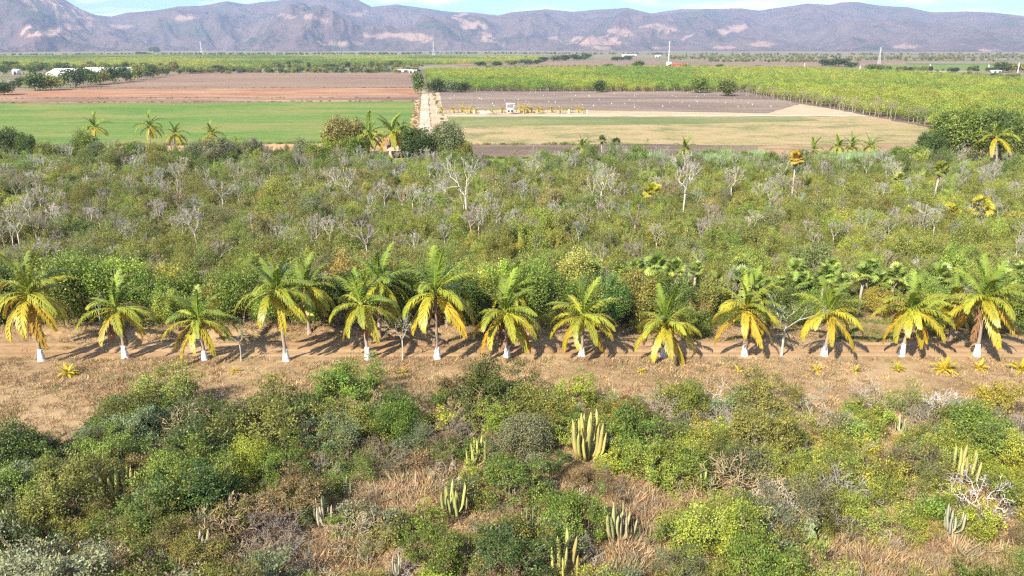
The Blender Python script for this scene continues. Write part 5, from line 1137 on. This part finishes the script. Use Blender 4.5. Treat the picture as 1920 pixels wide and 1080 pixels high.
def hut(px, pb, wpx, hpx, mw, mr, label, cat='building', name='farm_building', doors=2, depth=6):
    x, y = G(px, pb); W = wpx/FPX*y; H_ = hpx/FPX*y; t = thing(name, (x, y, 0), 0, 1, label, cat, 'small buildings on the plain')
    link('wall', Geo().box(-W/2, W/2, 0, depth, 0, H_*.75).build('wall', mw), t)
    g_ = Geo(); e = H_*.752; g_.add([(-W/2 - .4, -.5, e), (W/2 + .4, -.5, e), (W/2 + .4, depth/2, H_), (-W/2 - .4, depth/2, H_), (W/2 + .4, depth + .5, e), (-W/2 - .4, depth + .5, e)], [(0, 1, 2, 3), (3, 2, 4, 5)], [(0, 3, 5), (1, 4, 2)]); link('roof', g_.build('roof', mr), t)
    for k in range(doors):
        a = -W/2 + W*(k + .5)/doors; link('door' if k == 0 else 'window', Geo().box(a - W*.12/doors*2, a + W*.12/doors*2, -.06, -.01, .05 if k == 0 else H_*.25, H_*.6).build('opening', M_DARKW), t)
hut(1271, 128, 30, 9, M_RED, M_RED, 'low red building beside the tall white mast'); hut(1254, 128, 8, 11, M_WHITE, M_ROOF, 'white block at the foot of the tall white mast', doors=1, depth=4)
hut(28, 140, 9, 10, M_WHITE, M_ROOF, 'small white house left of the greenhouses', doors=1); hut(755, 136, 22, 6, M_WALL, M_ROOF, 'low pale shed near the top of the gravel road'); hut(774, 137, 14, 6, M_WHITE, M_ROOF, 'small white shed beside the gravel road trees')
hut(1180, 107, 26, 5, M_WHITE, M_ROOF, 'far white shed above the dark tree clump right of centre'); hut(1234, 108, 10, 4, M_WHITE, M_ROOF, 'tiny far white house left of the tall white mast'); hut(1210, 129, 10, 3, M_WHITE, M_ROOF, 'tiny white hut at the plantation edge'); hut(1870, 137, 16, 5, M_WHITE, M_ROOF, 'far pale shed near the right edge'); hut(12, 90, 12, 5, M_WHITE, M_ROOF, 'tiny white house below the hills at far left') if False else None
def pylon(px, pb, ptop, label, mono=False, dist=None):
    x, y = G(px, pb); H_ = (pb - ptop)/FPX*y; t = thing('power_pylon', (x, y, 0), 0, 1, label, 'pylon', 'power pylons on the plain'); w = H_*.075; r_ = max(.10, y*.00013)
    if mono:
        link('mast', Geo().tube([[0, 0, 0], [0, 0, H_]], [y*.0006, y*.0004], 8).build('mast', M_STEEL), t)
    else:
        for sx_ in (-1, 1):
            for sy_ in (-1, 1): link('leg', Geo().tube([[sx_*w, sy_*w, 0], [sx_*w*.3, sy_*w*.3, H_*.6], [sx_*w*.12, sy_*w*.12, H_]], r_, 4).build('leg', M_STEEL), t)
        g_ = Geo()
        for k in range(7):
            z0_, z1_ = H_*.86*k/7, H_*.86*(k + 1)/7; a0 = np.interp(z0_, [0, H_*.6, H_], [w, w*.3, w*.12]); a1 = np.interp(z1_, [0, H_*.6, H_], [w, w*.3, w*.12])
            for sy_ in (-1, 1): g_.tube([[-a0, sy_*a0, z0_], [a1, sy_*a1, z1_]], r_*.6, 3).tube([[a0, sy_*a0, z0_], [-a1, sy_*a1, z1_]], r_*.6, 3)
        link('lattice', g_.build('lattice', M_STEEL), t)
    for k, zz in enumerate((.80, .90, .985)):
        L_ = H_*(.16 - .03*k); link('crossarm', Geo().tube([[-L_, 0, H_*zz], [0, 0, H_*zz + .4], [L_, 0, H_*zz]], r_*.8, 4).build('crossarm', M_STEEL), t)
pylon(378, 101, 79, 'far lattice pylon above the orchard at left'); pylon(813, 105, 80, 'far lattice pylon near the middle of the plain'); pylon(1253, 127, 81, 'tall white mast pylon beside the red building', True); pylon(1648, 120, 91, 'lattice pylon on the plain at right')
for k, (px, pb, hp) in enumerate([(1508, 128, 9), (1612, 133, 9), (1743, 131, 10), (1853, 131, 9), (1908, 137, 18), (241, 127, 7)]):
    x, y = G(px, pb); H_ = hp/FPX*y; t = thing('utility_pole', (x, y, 0), 0, 1, ['pale utility pole at the plantation top edge', 'pale pole left of the far green field', 'pale pole in the middle of the far green field', 'pale pole right of the far green field', 'whitish pole near the right edge beyond the plantation', 'short pole above the long greenhouse'][k], 'pole', 'poles on the plain')
    link('pole', Geo().tube([[0, 0, 0], [0, 0, H_]], y*.0006, 6).build('pole', M_STEEL), t); link('crossarm', Geo().tube([[-.9, 0, H_*.93], [.9, 0, H_*.93]], y*.0003, 4).build('crossarm', M_STEEL), t)

# ------------------------------------------------------------------ labels: what it looks like and which palm of the row it is nearest to
PB = [r[0] for r in ROW]
NTH = lambda k: ['closest', 'second closest', 'third closest'][k] if k < 3 else ['', '', '', 'fourth', 'fifth', 'sixth', 'seventh', 'eighth', 'ninth', 'tenth', 'eleventh', 'twelfth', 'thirteenth', 'fourteenth', 'fifteenth', 'sixteenth', 'seventeenth', 'eighteenth', 'nineteenth', 'twentieth'][min(k, 19)] + ' closest'
bins = {}
for o, ds, cat, grp, zone in AUTO:
    px, py = P(o.location.x, o.location.y)
    k = int(np.argmin([abs(px - b_[0]) for b_ in PB]))
    bins.setdefault((ds, zone, k), []).append((hypot(px - PB[k][0], py - PB[k][1]), o, cat, grp))
for (ds, zone, k), v in bins.items():
    v.sort(key=lambda t: t[0])
    for j, (_, o, cat, grp) in enumerate(v):
        where = {'front': 'below', 'mid': 'behind', 'far': 'far behind', 'hedge': 'far behind'}[zone]
        rank = '' if len(v) == 1 else NTH(j) + ' '
        tag(o, f"{ds}, {rank}{where} the {ORD[k]} whitewashed palm from left", cat, grp)

# ------------------------------------------------------------------ haze: the air between here and the hills
m, n, l = mat_new('haze_air')
out = n.new('ShaderNodeOutputMaterial'); pv = n.new('ShaderNodeVolumePrincipled')
pv.inputs['Color'].default_value = (0.58, 0.73, 1.0, 1); pv.inputs['Density'].default_value = HAZE; pv.inputs['Anisotropy'].default_value = 0.0
l.new(pv.outputs[0], out.inputs['Volume'])
top = float(h.max()) + 20
hz = link('haze', Geo().box(-13500, 13500, -4000, 12800, -8, top).build('haze', m))
tag(hz, 'thin pale haze over the whole plain', 'haze', kind='stuff')
